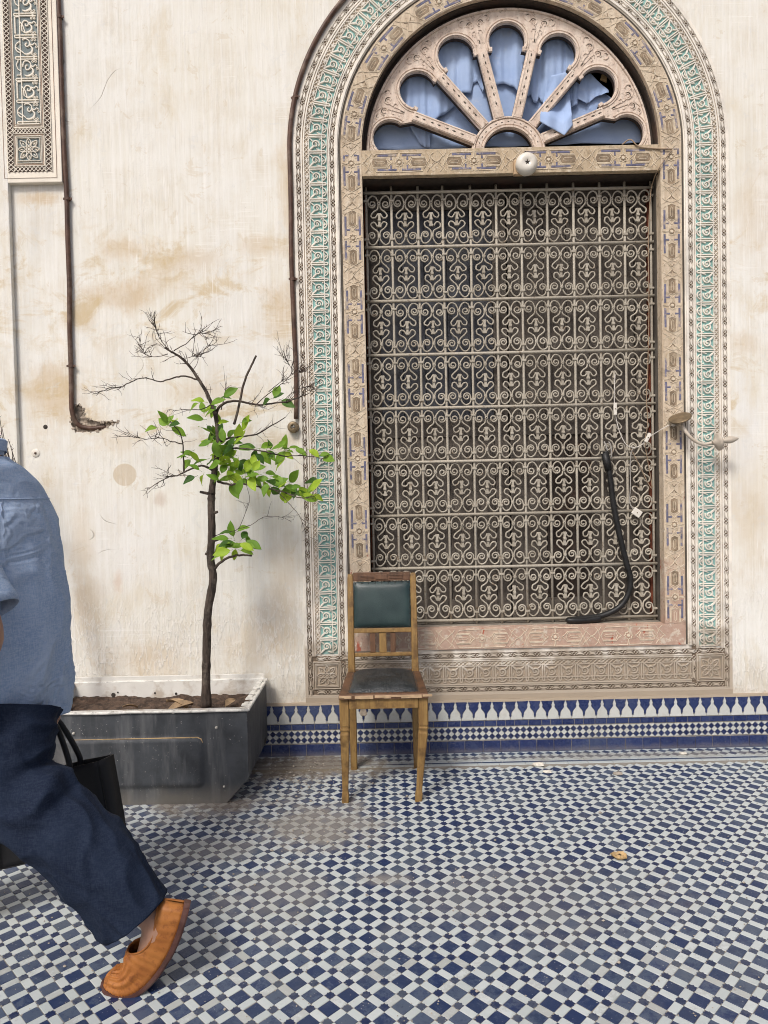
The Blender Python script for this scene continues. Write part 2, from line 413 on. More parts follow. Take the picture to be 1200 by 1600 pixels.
glaze('glaze_blue', (.014, .024, .088), (.026, .040, .120), (.060, .080, .140))
glaze('glaze_white', (.50, .51, .475), (.57, .575, .54), (.42, .40, .35), .22)
glaze('glaze_dark', (.011, .017, .060), (.024, .036, .105), (.055, .07, .12))
simple('dado_grout', (.34, .31, .26), .9, .2, 60, .3)
# ---- wood, iron, cloth ...
def painted_wood(name, base, base2, red_low=True, pink=0.0):
    t = NT(name); x, y, z = t.sep()
    g = t.noise(1.0, 5, .65, t.map(scale=(40, 40, 6))); n = t.noise(22, 6, .7); n2 = t.noise(5, 5, .65)
    c = t.mix(t.ramp(g, .3, .7), base, base2)
    c = t.mix(t.ramp(n, .52, .70, 0, .6), c, tuple(k*.5 for k in base))
    c = t.mix(t.ramp(t.noise(60, 4, .7), .56, .70, 0, .75), c, (.17, .12, .08))
    c = t.mix(t.ramp(t.noise(35, 5, .75, t.map(loc=(5, 5, 5))), .56, .66, 0, .5), c, (.76, .69, .57))
    if red_low:
        zz = t.math('ADD', z, t.math('MULTIPLY', t.math('SUBTRACT', n2, .5), 1.5))
        c = t.mix(t.math('MULTIPLY', t.ramp(zz, 1.05, .55), .75), c, t.mix(n, (.33, .175, .13), (.50, .35, .28)))
        c = t.mix(t.math('MULTIPLY', t.ramp(n, .55, .62), t.ramp(z, 1.6, .7, 0, .8)), c, (.62, .545, .44))
        c = t.mix(t.math('MULTIPLY', t.ramp(t.noise(11, 4, .7, t.map(loc=(9, 2, 4), scale=(1, 1, .5))), .63, .66), t.ramp(z, 1.9, 1.0, 0, .9)), c, (.38, .085, .045))
    M[name] = t.out(c, .8, t.bump(t.math('ADD', g, t.math('MULTIPLY', n, 1.5)), .7, .005), .25)
painted_wood('frame_wood', (.49, .385, .27), (.64, .54, .41))
painted_wood('fan_wood', (.60, .475, .385), (.74, .63, .53), False)
painted_wood('lintel_wood', (.43, .33, .215), (.55, .45, .32), False)
simple('paint_line', (.66, .565, .43), .8, .15, 40, .3, dirt=(.42, .32, .22), dirt_amt=.6, dscale=22)
simple('paint_blue', (.135, .135, .205), .8, .3, 30, .3, dirt=(.50, .41, .30), dirt_amt=.9, dscale=26)
simple('paint_brown', (.235, .175, .115), .85, .35, 40, .3, dirt=(.46, .37, .26), dirt_amt=.7, dscale=30)
simple('paint_dark', (.075, .06, .045), .85, .3, 30, .2)
simple('reveal_wood', (.085, .072, .058), .85, .35, 1.0, .4, .004, dirt=(.17, .155, .13), dirt_amt=.6, stretch=(60, 60, 5))
simple('dark_wood', (.050, .038, .030), .8, .3, 1.0, .3, .003, dirt=(.09, .045, .028), dirt_amt=.5, stretch=(70, 70, 4))
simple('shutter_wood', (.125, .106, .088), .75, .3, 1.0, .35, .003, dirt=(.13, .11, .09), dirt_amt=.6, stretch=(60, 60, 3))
simple('red_wood', (.16, .045, .022), .8, .25, 20, .3)
simple('ledge', (.27, .235, .19), .9, .2, 20, .4, dirt=(.12, .10, .08))
t = NT('iron_paint'); r = t.rnd(); n = t.noise(45, 5, .65)
c = t.mix(r, (.33, .295, .235), (.45, .41, .335)); c = t.mix(t.ramp(n, .3, .7, 0, .35), c, (.27, .235, .18))
c = t.mix(t.ramp(t.noise(26, 6, .72), .56, .68, 0, .8), c, (.17, .115, .07)); c = t.mix(t.ramp(t.noise(75, 4, .7), .62, .70, 0, .6), c, (.60, .57, .50))
M['iron_paint'] = t.out(c, .65, t.bump(n, .5, .002), .35)
simple('pipe', (.085, .042, .026), .55, .3, 18, .3, .002, dirt=(.24, .19, .145), dirt_amt=.5, dscale=9)
simple('black', (.012, .012, .012), .5, .3, 30, .1)
simple('cable_grey', (.33, .31, .28), .6)
simple('cable_tan', (.30, .215, .14), .6)
simple('cable_white', (.62, .58, .52), .5)
simple('ceramic', (.70, .66, .58), .3, .05, 8, .05, dirt=(.55, .47, .36), dirt_amt=.4)
simple('ceramic_old', (.50, .44, .36), .5, .12, 20, .15, dirt=(.33, .26, .2), dirt_amt=.5)
simple('brass', (.22, .165, .10), .5, .3, 25, .2, metal=.55)
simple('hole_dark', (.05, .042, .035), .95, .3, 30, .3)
simple('mortar', (.36, .30, .235), .95, .3, 30, .8, .012, dirt=(.2, .16, .12), dirt_amt=.7)
t = NT('blue_cloth'); n = t.noise(3, 4, .6); wv = t.noise(1, 2, .5, t.map(scale=(400, 400, 400)))
c = t.mix(t.ramp(n, .3, .7), (.29, .40, .63), (.38, .49, .70)); c = t.mix(t.ramp(t.noise(14, 5, .7), .58, .75, 0, .35), c, (.52, .57, .65))
M['blue_cloth'] = t.out(c, .75, t.bump(t.math('ADD', t.noise(9, 4, .6), t.math('MULTIPLY', wv, .05)), .35, .02), .3)
t.b.inputs['Sheen Weight'].default_value = .15
# ---- chair
def wood_chair(name, a, b, dark):
    t = NT(name); g = t.noise(1, 5, .65, t.map(scale=(70, 70, 7))); n = t.noise(12, 5, .7)
    c = t.mix(t.ramp(g, .3, .7), a, b); c = t.mix(t.ramp(n, .47, .66, 0, .8), c, dark)
    c = t.mix(t.ramp(t.noise(1, 4, .7, t.map(scale=(160, 160, 22), loc=(3, 2, 1))), .66, .72, 0, .7), c, (.50, .36, .19))
    M[name] = t.out(c, .55, t.bump(g, .35, .003), .4)
wood_chair('chair_wood', (.20, .112, .036), (.30, .185, .062), (.085, .044, .017))
wood_chair('chair_dark', (.10, .048, .024), (.15, .075, .038), (.05, .028, .016))
simple('chair_pale', (.46, .32, .19), .7, .2, 30, .3)
t = NT('green_leather'); n = t.noise(7, 5, .6); x, y, z = t.sep()
M['green_leather'] = t.out(t.mix(t.ramp(n, .3, .7), (.014, .030, .031), (.028, .052, .050)), t.ramp(n, .3, .7, .32, .5), t.bump(t.vor(260, 'F1'), .2, .002), .5)
t = NT('worn_leather'); n = t.noise(16, 6, .7)
c = t.mix(t.ramp(n, .35, .65), (.012, .015, .016), (.030, .034, .036)); c = t.mix(t.ramp(t.noise(40, 5, .75), .6, .74, 0, .45), c, (.13, .115, .10))
M['worn_leather'] = t.out(c, t.ramp(n, .3, .7, .35, .6), t.bump(t.math('ADD', n, t.vor(120, 'F1')), .4, .004), .5)
simple('stud', (.05, .055, .05), .35, .2, 50, 0, metal=.7)
# ---- planter, soil, tree
t = NT('planter_paint'); n = t.noise(7, 6, .68); st = t.noise(1, 4, .6, t.map(scale=(18, 18, 2.5))); x, y, z = t.sep()
c = t.mix(t.ramp(n, .3, .7), (.030, .033, .037), (.060, .066, .073)); c = t.mix(t.ramp(st, .46, .70, 0, .7), c, (.125, .128, .13)); c = t.mix(t.ramp(t.noise(3.2, 6, .7), .52, .70, 0, .5), c, (.17, .16, .145))
c = t.mix(t.ramp(t.noise(55, 5, .75), .61, .72, 0, .6), c, (.24, .23, .21))
sp = t.math('MULTIPLY', t.ramp(t.vor(70, 'F1'), .09, .16, 1, 0), t.ramp(t.noise(12, 2), .55, .62)); c = t.mix(t.math('MULTIPLY', sp, .6), c, (.42, .40, .37))
c = t.mix(t.ramp(t.math('ADD', z, t.math('MULTIPLY', t.math('SUBTRACT', n, .5), .15)), .10, .0, 0, .55), c, (.19, .17, .14))
M['planter_paint'] = t.out(c, t.ramp(n, .3, .7, .45, .7), t.bump(n, .25, .006), .4)
simple('enamel', (.74, .72, .66), .45, .06, 12, .1, dirt=(.42, .34, .25), dirt_amt=.7, dscale=11)
simple('enamel_edge', (.66, .645, .59), .5, .15, 30, .1, dirt=(.15, .13, .11), dirt_amt=.7, dscale=20)
simple('soil', (.075, .048, .033), .98, .5, 35, 1.0, .02, dirt=(.15, .10, .07), dirt_amt=.6, dscale=30)
simple('bark', (.060, .044, .034), .92, .5, 55, 1.0, .012, dirt=(.14, .115, .09), dirt_amt=.8, dscale=22, stretch=(1, 1, .3))
simple('twig', (.060, .042, .033), .9, .4, 60, .3)
simple('dry_leaf', (.29, .20, .115), .85, .3, 30, .3)
simple('bolt', (.50, .47, .41), .5, .2, 30, .1, metal=.2)
def leafmat(name, a, b):
    t = NT(name); r = t.rnd(); n = t.noise(40, 3)
    c = t.mix(r, a, b); c = t.mix(t.ramp(n, .4, .7, 0, .3), c, tuple(k*.75 for k in a))
    M[name] = t.out(c, .55, t.bump(n, .3, .004), .3)
    t.b.inputs['Subsurface Weight'].default_value = 0.0
    tr = t.n.new('ShaderNodeBsdfTranslucent'); t.L(c, tr.inputs['Color']); mx = t.n.new('ShaderNodeMixShader'); mx.inputs[0].default_value = .35
    t.L(t.b.outputs[0], mx.inputs[1]); t.L(tr.outputs[0], mx.inputs[2]); t.L(mx.outputs[0], t.n['Material Output'].inputs['Surface'])
leafmat('leaf_bright', (.29, .45, .030), (.40, .56, .05))
leafmat('leaf_mid', (.13, .26, .026), (.22, .37, .036))
leafmat('leaf_dark', (.05, .12, .022), (.085, .18, .027))
# ---- person
t = NT('denim_shirt'); x, y, z = t.sep(); n = t.noise(8, 5, .65)
thr = t.noise(1, 3, .7, t.map(scale=(55, 55, 300))); thr2 = t.noise(1, 3, .7, t.map(scale=(300, 300, 55)))
c = t.mix(t.ramp(n, .3, .7), (.25, .345, .51), (.31, .405, .565)); c = t.mix(t.ramp(t.math('MULTIPLY', t.math('ADD', thr, thr2), .5), .40, .60, 0, .6), c, (.46, .535, .65))
vv = t.map(scale=(5, 5, 9), rot=(0, R_(35), 0)); rg = t.math('ABSOLUTE', t.math('SUBTRACT', t.noise(1.0, 3, .55, vv, .5), .5)); rdg = t.ramp(rg, .0, .09, 1, 0)
vv2 = t.map(scale=(9, 9, 5), rot=(0, R_(-28), 0), loc=(4, 2, 7)); rdg2 = t.ramp(t.math('ABSOLUTE', t.math('SUBTRACT', t.noise(1.0, 3, .55, vv2, .4), .5)), 0, .07, 1, 0)
cre = t.math('MULTIPLY', t.math('ADD', rdg, t.math('MULTIPLY', rdg2, .7)), t.ramp(t.noise(3.5, 2), .40, .60))
c = t.mix(t.math('MULTIPLY', cre, .22), c, (.52, .60, .71))
M['denim_shirt'] = t.out(c, .85, t.bump(cre, .8, .012, None) if False else t.bump(t.math('ADD', t.math('MULTIPLY', cre, 1.3), t.math('ADD', t.math('MULTIPLY', t.math('ADD', thr, thr2), .12), t.noise(14, 4, .6))), .6, .006), .2)
t = NT('navy_linen'); n = t.noise(9, 5, .65); thr = t.math('MULTIPLY', t.math('ADD', t.noise(1, 3, .7, t.map(scale=(60, 60, 320))), t.noise(1, 3, .7, t.map(scale=(320, 320, 60)))), .5)
c = t.mix(t.ramp(n, .3, .7), (.0075, .0125, .028), (.013, .021, .042)); c = t.mix(t.ramp(thr, .42, .62, 0, .5), c, (.028, .039, .064))
M['navy_linen'] = t.out(c, .9, t.bump(t.math('ADD', t.math('MULTIPLY', thr, .12), t.noise(16, 4, .6)), .35, .006), .15)
simple('skin', (.40, .225, .15), .5, .1, 30, .15, .002)
simple('skin_arm', (.27, .13, .08), .5, .1, 30, .15, .002)
simple('hair', (.03, .022, .017), .6, .3, 60, .5, .004)
t = NT('shoe_leather'); n = t.noise(18, 5, .65); wv = t.noise(60, 4, .65)
c = t.mix(t.ramp(n, .3, .7), (.27, .090, .017), (.37, .140, .030)); c = t.mix(t.ramp(wv, .48, .68, 0, .6), c, (.15, .042, .009))
M['shoe_leather'] = t.out(c, .55, t.bump(t.math('ADD', wv, n), .3, .002), .4)
simple('shoe_sole', (.085, .035, .026), .6, .25, 30, .2, dirt=(.2, .16, .13), dirt_amt=.4)
t = NT('black_canvas'); n = t.noise(6, 4, .6)
M['black_canvas'] = t.out(t.mix(n, (.006, .006, .007), (.014, .014, .015)), .6, t.bump(t.math('ADD', n, t.math('MULTIPLY', t.noise(400, 2), .06)), .4, .012), .35)
simple('debris_pale', (.62, .58, .50), .8, .2, 60, .3)
simple('debris_tan', (.42, .29, .14), .6, .3, 30, .4)
simple('pebble', (.34, .30, .25), .9, .3, 60, .3)
# ================================================================== FLOOR
mb = MB(); mb.add([(-30, -40, .0014), (30, -40, .0014), (30, .6, .0014), (-30, .6, .0014)], [(0, 1, 2, 3)])
floor = structure(mb.build('floor', M['floor_grout']))
S_, Wd = .0428, TP-.0428
GAP = .0007
def tile_mesh(poly, bev=.0008, h=.0032):
    n = len(poly); q = inset_poly(poly, bev)
    vs = [(p[0], p[1], -.002) for p in poly]+[(p[0], p[1], h-.0009) for p in poly]+[(p[0], p[1], h) for p in q]
    fs = [list(range(2*n, 3*n))]
    for i in range(n):
        j = (i+1) % n; fs.append((i, j, n+j, n+i)); fs.append((n+i, n+j, 2*n+j, 2*n+i))
    return vs, fs
def chipped(poly, k, rng):
    # knock corners off a tile outline
    out = []
    n = len(poly)
    for i, p in enumerate(poly):
        if rng.random() < k:
            a = Vector(poly[i-1]); b = Vector(p); c = Vector(poly[(i+1) % n]); d = rng.uniform(.05, .16)
            q1 = b.lerp(a, d*rng.uniform(.6, 1.4)); q2 = b.lerp(c, d*rng.uniform(.6, 1.4)); out += [(q1.x, q1.y), (q2.x, q2.y)]
        else: out.append(tuple(p))
    return out
hs = S_/2-GAP
sq = [(-hs, -hs), (hs, -hs), (hs, hs), (-hs, hs)]
hw = Wd/2-GAP; nt = Wd*.30
rc = [(-hs, -hw), (hs, -hw), (hs+nt*.6, 0), (hs, hw), (-hs, hw), (-hs-nt*.6, 0)]
rs = .0140
st8 = []
for i in range(16):
    a = R_(i*22.5); r = (rs if i % 2 == 0 else rs*.74); st8.append((r*math.cos(a), r*math.sin(a)))
rc = [(-hs, -hw), (hs, -hw), (hs+.001, 0), (hs, hw), (-hs, hw), (-hs-.001, 0)]
rng = random.Random(3)
def xf(poly, rot, ctr, tz=0):
    c, s_ = math.cos(rot), math.sin(rot)
    return [(ctr[0]+p[0]*c-p[1]*s_, ctr[1]+p[0]*s_+p[1]*c) for p in poly]
X0, X1, Y0, Y1 = -2.75, 2.75, -2.75, -.205
cells = []
for u in range(-70, 71):
    for v in range(-70, 71):
        for kind, du, dv in (('sq', 0, 0), ('ru', .5, 0), ('rv', 0, .5), ('st', .5, .5)):
            p = tile_to_world(u+du, v+dv)
            if X0 < p.x < X1 and Y0 < p.y < Y1: cells.append((kind, p))
def in_view(p):
    d = p-Vector((0, -CAM_D, CAM_H)); z = d.dot(cF)
    if z < .1: return None
    px = 600+FPX*d.dot(cR)/z; py = 800-FPX*d.dot(cU)/z
    return z if (-10 < px < 1210 and -10 < py < 1612) else None
def hidden_by_person(p):
    d = p-Vector((0, -CAM_D, CAM_H)); z = d.dot(cF); px = 600+FPX*d.dot(cR)/z; py = 800-FPX*d.dot(cU)/z
    return px < 130 and py < 1400
groups = {'sq': [], 'r': [], 'st': []}
for k, p in cells: groups['r' if k[0] == 'r' else k].append((k, p))
specs = {'sq': (sq, 'floor_blue', 'blue_tile'), 'r': (rc, 'floor_white', 'white_tile'), 'st': (st8, 'floor_star', 'star_tile')}
for g, lst in groups.items():
    poly, mat, nm = specs[g]
    vis = sorted(((in_view(p), i) for i, (k, p) in enumerate(lst) if in_view(p) and not hidden_by_person(p)))
    near = set(i for z, i in vis[:300])
    variants = []
    for q in range(1 if g == 'st' else 6):
        vs, fs = tile_mesh(chipped(poly, .10 if q else 0, rng), .0006 if g == 'st' else .0008)
        b = MB(); b.add(vs, fs); variants.append(b.mesh(nm, M[mat]))
    joined = MB()
    for i, (k, p) in enumerate(lst):
        rot = TA + (R_(90) if k == 'ru' else 0) + rng.gauss(0, R_(.7))
        jx, jy = rng.gauss(0, .0004), rng.gauss(0, .0004); dz = rng.gauss(0, .00035)
        tx, ty = rng.gauss(0, R_(.45)), rng.gauss(0, R_(.45))
        if i in near:
            place(rng.choice(variants), nm, floor, (p.x+jx, p.y+jy, dz), (tx, ty, rot))
        else:
            vs, fs = tile_mesh(xf(poly, rot, (p.x+jx, p.y+jy)), .0006 if g == 'st' else .0008)
            joined.add([(x, y, z+dz+(0 if z < .001 else ty*-(x-p.x)+tx*(y-p.y))) for x, y, z in vs], fs)
    stuff(joined.build(nm+'s', M[mat], floor))
# border along the wall: brick row, two rows of small diamonds, white strips
bo = MB(); wh = MB()
def flat(mbx, poly, h=.003):
    vs, fs = tile_mesh(poly, .0005, h); mbx.add(vs, fs)
x = X0
while x < X1:
    w = rng.uniform(.055, .075); flat(bo, [(x+.001, -.020), (x+w-.001, -.020), (x+w-.001, -.002), (x+.001, -.002)]); x += w
dsp = .047; n = int((X1-X0)/dsp)
for i in range(n):
    cx = X0+dsp*(i+.5)
    for r in range(2):
        cy = -.046-.047*r
        flat(bo, [(cx-.0225, cy), (cx, cy-.0225), (cx+.0225, cy), (cx, cy+.0225)])
    flat(wh, [(cx+dsp/2-.0225, -.0695), (cx+dsp/2, -.092), (cx+dsp/2+.0225, -.0695), (cx+dsp/2, -.047)])
    flat(wh, [(cx+.0015, -.0225), (cx+dsp-.0015, -.0225), (cx+dsp/2, -.044)]); flat(wh, [(cx+.0015, -.1165), (cx+dsp/2, -.095), (cx+dsp-.0015, -.1165)])
x = X0
while x < X1:
    w = rng.uniform(.09, .13)
    flat(wh, [(x+.001, -.142), (x+w-.001, -.142), (x+w-.001, -.119), (x+.001, -.119)])
    flat(bo, [(x+.031, -.159), (x+w+.029, -.159), (x+w+.029, -.144), (x+.031, -.144)])
    flat(wh, [(x+.011, -.185), (x+w+.009, -.185), (x+w+.009, -.161), (x+.011, -.161)])
    x += w
stuff(bo.build('border_tiles', M['floor_blue'], floor)); stuff(wh.build('border_white_tiles', M['floor_white'], floor))

# ================================================================== WALL
XC, ZC, RO = .661, 3.0, .734           # centre of the arch, springing height, half width of the opening
SILL_Z = .632; STUCCO_BOT = .307; DADO_TOP = .261; DADO_Y = -.014
def arch_outline(off, zbot, n=48):
    r = RO+off
    return [(XC-r, zbot)]+[(XC+r*math.cos(R_(180-180*i/n)), ZC+r*math.sin(R_(180-180*i/n))) for i in range(n+1)]+[(XC+r, zbot)]
WX0, WX1, WZ1 = -4.2, 4.4, 5.2
hole = arch_outline(.09, .545)
brk_px = [(110, 636), (113, 640), (116, 634), (124, 631), (131, 640), (133, 652), (146, 657), (160, 660), (170, 658), (188, 659), (176, 663), (166, 668), (158, 673), (140, 675), (118, 675), (111, 664)]
brk = [(W(*p).x, W(*p).z) for p in brk_px]
outer = [(WX0, .0), (WX1, .0), (WX1, WZ1), (WX0, WZ1)]
me = curve_plate('plaster_wall', [outer, hole, brk], 0.0, .24, 0, M['plaster'])
wall = tag(place(me, 'plaster_wall'), 'cream plaster wall with tan stains and brush streaks around the window', 'wall')
# broken-out hollow behind the pipe end
mb = MB(); bx0, bx1 = min(p[0] for p in brk)-.02, max(p[0] for p in brk)+.02; bz0, bz1 = min(p[1] for p in brk)-.02, max(p[1] for p in brk)+.02
mb.grid(lambda i, j: (bx0+(bx1-bx0)*i/26, .016+.012*noise.noise(Vector((i*.5, j*.6, 3)))+.006*noise.noise(Vector((i*1.3, j*1.4, 9))), bz0+(bz1-bz0)*j/16), 27, 17)
mb.build('broken_hollow', M['mortar'], wall)
mb = MB()
for k in range(len(brk)):        # crumbled rim
    a = Vector(brk[k]); b = Vector(brk[(k+1) % len(brk)])
    for q in range(3):
        c = a.lerp(b, (q+rng.random())/3); s_ = rng.uniform(.004, .011)
        mb.box((c.x, -.001+rng.uniform(0, .006), c.y), (s_*1.6, .008, s_), Matrix.Rotation(rng.uniform(0, 3), 3, 'Y'), .0015)
stuff(mb.build('crumbled_rim', M['mortar'], wall))
# pier at the far left stands a little proud
px_ = W(19, 330).x
mb = MB(); mb.box(((px_+WX0)/2, -.016, 2.6), (px_-WX0, .030, 5.2), None, .004)
tag(mb.build('wall_pier', M['plaster'], None), 'plain plaster pier standing slightly proud at left edge', 'pier')
# small things on the wall
def nail_hole(px, py, r, name, label, cat, mat, ring=None):
    p = W(px, py); o = MB(); o.lathe([(0, -.004), (r*.7, -.004), (r, -.001), (r*1.05, .001)], 14, 'y')
    ob = o.build(name, M[mat], None, True); ob.location = p; tag(ob, label, cat)
    if ring:
        q = MB(); q.lathe([(0, -.008), (r*.25, -.008), (r*.3, -.003)], 8, 'y'); q.build('screw', M[ring], ob, True)
nail_hole(71, 667, .011, 'nail_stub', 'dark round nail stub in plaster left of broken hollow', 'nail', 'hole_dark')
nail_hole(56, 708, .022, 'wall_plug', 'small white round plug with screw set in plaster above man', 'wall plug', 'ceramic', 'pipe')

# ---- dado of glazed tiles
dado = thing('tiled_dado', 'blue and white glazed mosaic tile dado along foot of wall', 'dado', (0, 0, 0))
mb = MB(); mb.box((0.1, -.004, .128), (8.4, .016, .256)); mb.build('grout_bed', M['dado_grout'], dado)
def wall_tile(poly, h=.0045): b = MB(); b.prism(poly, -.0118, -.0118-h, .0008); return b
DX0, DX1 = -2.0, 2.35
def put(me, nm, x, z): 
    o = place(me, nm, dado, (x, rng.gauss(0, .0005), z), (rng.gauss(0, .006), 0, rng.gauss(0, .006))); return o
# big blue tiles at the bottom
x = DX0; vb = [wall_tile([(-w/2+.001, -.029), (w/2-.001, -.029), (w/2-.001, .029), (-w/2+.001, .029)]).mesh('blue_tile', M['glaze_blue']) for w in (.086, .089, .092)]
while x < DX1:
    k = rng.randrange(3); w = (.086, .089, .092)[k]; put(vb[k], 'blue_tile', x+w/2, .0305); x += w
# diamonds
DS = .0315; hd = DS/2-.0006
dm = wall_tile([(-hd, 0), (0, -hd), (hd, 0), (0, hd)]); db = dm.mesh('blue_diamond', M['glaze_dark']); dwm = dm.mesh('white_diamond', M['glaze_white'])
tr = wall_tile([(-hd, 0), (hd, 0), (0, -hd)]).mesh('white_triangle', M['glaze_white']); tr2 = wall_tile([(hd, 0), (-hd, 0), (0, hd)]).mesh('white_triangle', M['glaze_white'])
x = DX0; i = 0; strip_z = []
while x < DX1:
    inv = x > -.75
    for zz in (.0815, .113): put(db, 'blue_diamond', x, zz)
    put(dwm, 'white_diamond', x+DS/2, .0972)
    put(tr, 'white_triangle', x+DS/2, .113+DS/2); put(tr2, 'white_triangle', x+DS/2, .0815-DS/2)
    x += DS
# narrow blue bricks
x = DX0
bm_ = {}
while x < DX1:
    w = rng.choice((.045, .058, .062, .066, .07))
    if w not in bm_: bm_[w] = wall_tile([(-w/2+.001, -.0135), (w/2-.001, -.0135), (w/2-.001, .0135), (-w/2+.001, .0135)]).mesh('narrow_tile', M['glaze_blue'])
    put(bm_[w], 'narrow_tile', x+w/2, .1475); x += w
# merlons: white vase shapes between blue pendants
MP = .0615; zb, zt = .1645, .2585
half = [(.0303, .0), (.0303, .010), (.0262, .0125), (.0278, .017), (.0250, .020), (.0262, .026), (.0245, .034), (.0195, .043), (.0125, .051), (.0078, .058), (.0065, .064), (.0090, .069), (.0088, .0735), (.0055, .077), (.0062, .0815), (.003, .086), (.0022, .094)]
def shrink(h, g): return [(max(.0006, a-g), b) for a, b in h]
hp = shrink(half, .0005)
white = [(-a, b) for a, b in hp[::-1]]+[(a, b) for a, b in hp]
white = [(a, b) for a, b in white]
mw = wall_tile([(a, b) for a, b in [(-q[0], q[1]) for q in hp]][::-1]+hp[0:0] if False else [(-q[0], q[1]) for q in hp[::-1]]+[(q[0], q[1]) for q in hp]).mesh('white_merlon', M['glaze_white'])
hb = [(MP/2-a-.0005, b) for a, b in half[1:]]
hb = [(max(.0006, a), b) for a, b in hb]
hb[0] = (.0004, .0135)
mblue = wall_tile([(-q[0], q[1]) for q in hb[::-1]]+[(q[0], q[1]) for q in hb]).mesh('blue_pendant', M['glaze_blue'])
x = DX0
while x < DX1:
    put(mw, 'white_merlon', x, zb); put(mblue, 'blue_pendant', x+MP/2, zb); x += MP
# broken patch where one tile is missing
p = W(568, 1113, -.02); mb = MB()
pts = [(p.x+.022*math.cos(a)*rng.uniform(.7, 1.1), p.z+.026*math.sin(a)*rng.uniform(.7, 1.1)) for a in [i*2*math.pi/11 for i in range(11)]]
mb.prism(pts, -.016, -.0176, .002); mb.build('mortar_patch', M['mortar'], dado)
# plain plaster ledge between the tiles and carved stucco
mb = MB()
mb.grid(lambda i, j: (-4+8.2*i/200, [.004, -.0165, -.0145, .004][j] + (.0015*noise.noise(Vector((i*.7, j, 1))) if 0 < j < 3 else 0), [.2562, .2566, .268, .27][j]+(.003*noise.noise(Vector((i*.5, j, 4))) if j > 1 else 0)), 201, 4)
mb.build('plaster_lip', M['stucco_sand'], wall)
# ================================================================== CARVED STUCCO SURROUND
def path_strip(mbx, o0, o1, zbot, yf, yb=.02, n=56, z0top=None):
    # plate between offsets o0 < o1 from the opening edge, up the jamb, round the arch, down again
    def pts(off):
        return arch_outline(off, zbot, n)
    A = pts(o0); B = pts(o1); k = len(A); vs = []
    for i in range(k):
        vs += [(A[i][0], yf, A[i][1]), (B[i][0], yf, B[i][1]), (A[i][0], yb, A[i][1]), (B[i][0], yb, B[i][1])]
    fs = []
    for i in range(k-1):
        a = i*4; b = a+4
        fs += [(a, a+1, b+1, b), (a, b, b+2, a+2), (a+1, a+3, b+3, b+1)]
    fs += [(0, 2, 3, 1), ((k-1)*4, (k-1)*4+1, (k-1)*4+3, (k-1)*4+2)]
    mbx.add(vs, fs)
sur = thing('stucco_surround', 'carved white and teal stucco band framing the arched window', 'stucco surround', (XC, 0, 0))
SURX = Vector((XC, 0, 0))
def spart(mbx, name, mat, sm=False):
    o = mbx.build(name, M[mat], None, sm); o.parent = sur; o.matrix_parent_inverse = Matrix.Translation(-SURX); return o
def strip(name, o0, o1, zb, yf, mat):
    b = MB(); path_strip(b, o0, o1, zb, yf); return spart(b, name, mat)
strip('edge_moulding', .3255, .3405, .292, -.0065, 'stucco_white')
strip('chain_ground', .302, .3255, .305, -.0015, 'stucco_brown')
for a, b in ((.2840, .2905), (.2950, .3020), (.1590, .1650), (.1685, .1730)):
    strip('fillet', a, b, .503, -.0085, 'stucco_white')
for a, b in ((.2905, .2950), (.1650, .1685)): strip('groove', a, b, .503, -.003, 'stucco_sand')
strip('net_ground', .261, .284, .512, -.0015, 'stucco_sand')
strip('teal_ground', .173, .261, .512, -.0015, 'stucco_teal')
strip('chain_ground', .136, .159, .333, -.0015, 'stucco_brown')
b = MB()
for o0, o1, yf in ((.116, .121, -.010), (.121, .131, -.0165), (.131, .136, -.010)): path_strip(b, o0, o1, .524, yf)
spart(b, 'white_moulding', 'stucco_white')
strip('gap_batten', .1045, .116, .5235, -.005, 'reveal_wood')
# bottom band
xl, xr = XC-RO, XC+RO
def hbox(name, x0, x1, z0, z1, yf, mat):
    b = MB(); b.box(((x0+x1)/2, (yf+.02)/2, (z0+z1)/2), (x1-x0, .02-yf, z1-z0)); return spart(b, name, mat)
bl, br = xl-.159, xr+.159
hbox('chain_ground', xl-.3018, xr+.3018, .477, .5028, -.0012, 'stucco_brown')
hbox('chain_ground', xl-.3018, xr+.3018, .307, .333, -.0012, 'stucco_brown')
hbox('edge_moulding', xl-.325, xr+.325, .292, .3068, -.0065, 'stucco_white')
hbox('plain_band', xl-.3405, xr+.3405, .2690, .2918, -.008, 'stucco_sand')
hbox('plain_band', xl-.1355, xr+.1355, .5030, .5240, -.006, 'stucco_white')
i0, i1 = xl-.1355, xr+.1355
for z0, z1 in ((.470, .4768), (.462, .467), (.3335, .339), (.342, .350)): hbox('fillet', i0, i1, z0, z1, -.0085, 'stucco_white')
hbox('groove', i0, i1, .467, .470, -.003, 'stucco_sand'); hbox('groove', i0, i1, .339, .342, -.003, 'stucco_sand')
hbox('band_ground', i0, i1, .350, .462, -.0012, 'stucco_sand')
for s_ in (-1, 1):
    cx = XC+s_*(RO+.2305)
    hbox('corner_ground', cx-.0712, cx+.0712, .3332, .4768, -.0008, 'stucco_sand')
    b = MB()
    for q, w in ((.0675, .006), (.0575, .005)):
        b.ribbon([(cx-q, .405-q), (cx+q, .405-q), (cx+q, .405+q), (cx-q, .405+q)], w, .0075, -.0008, True)
    spart(b, 'corner_frame', 'stucco_white')
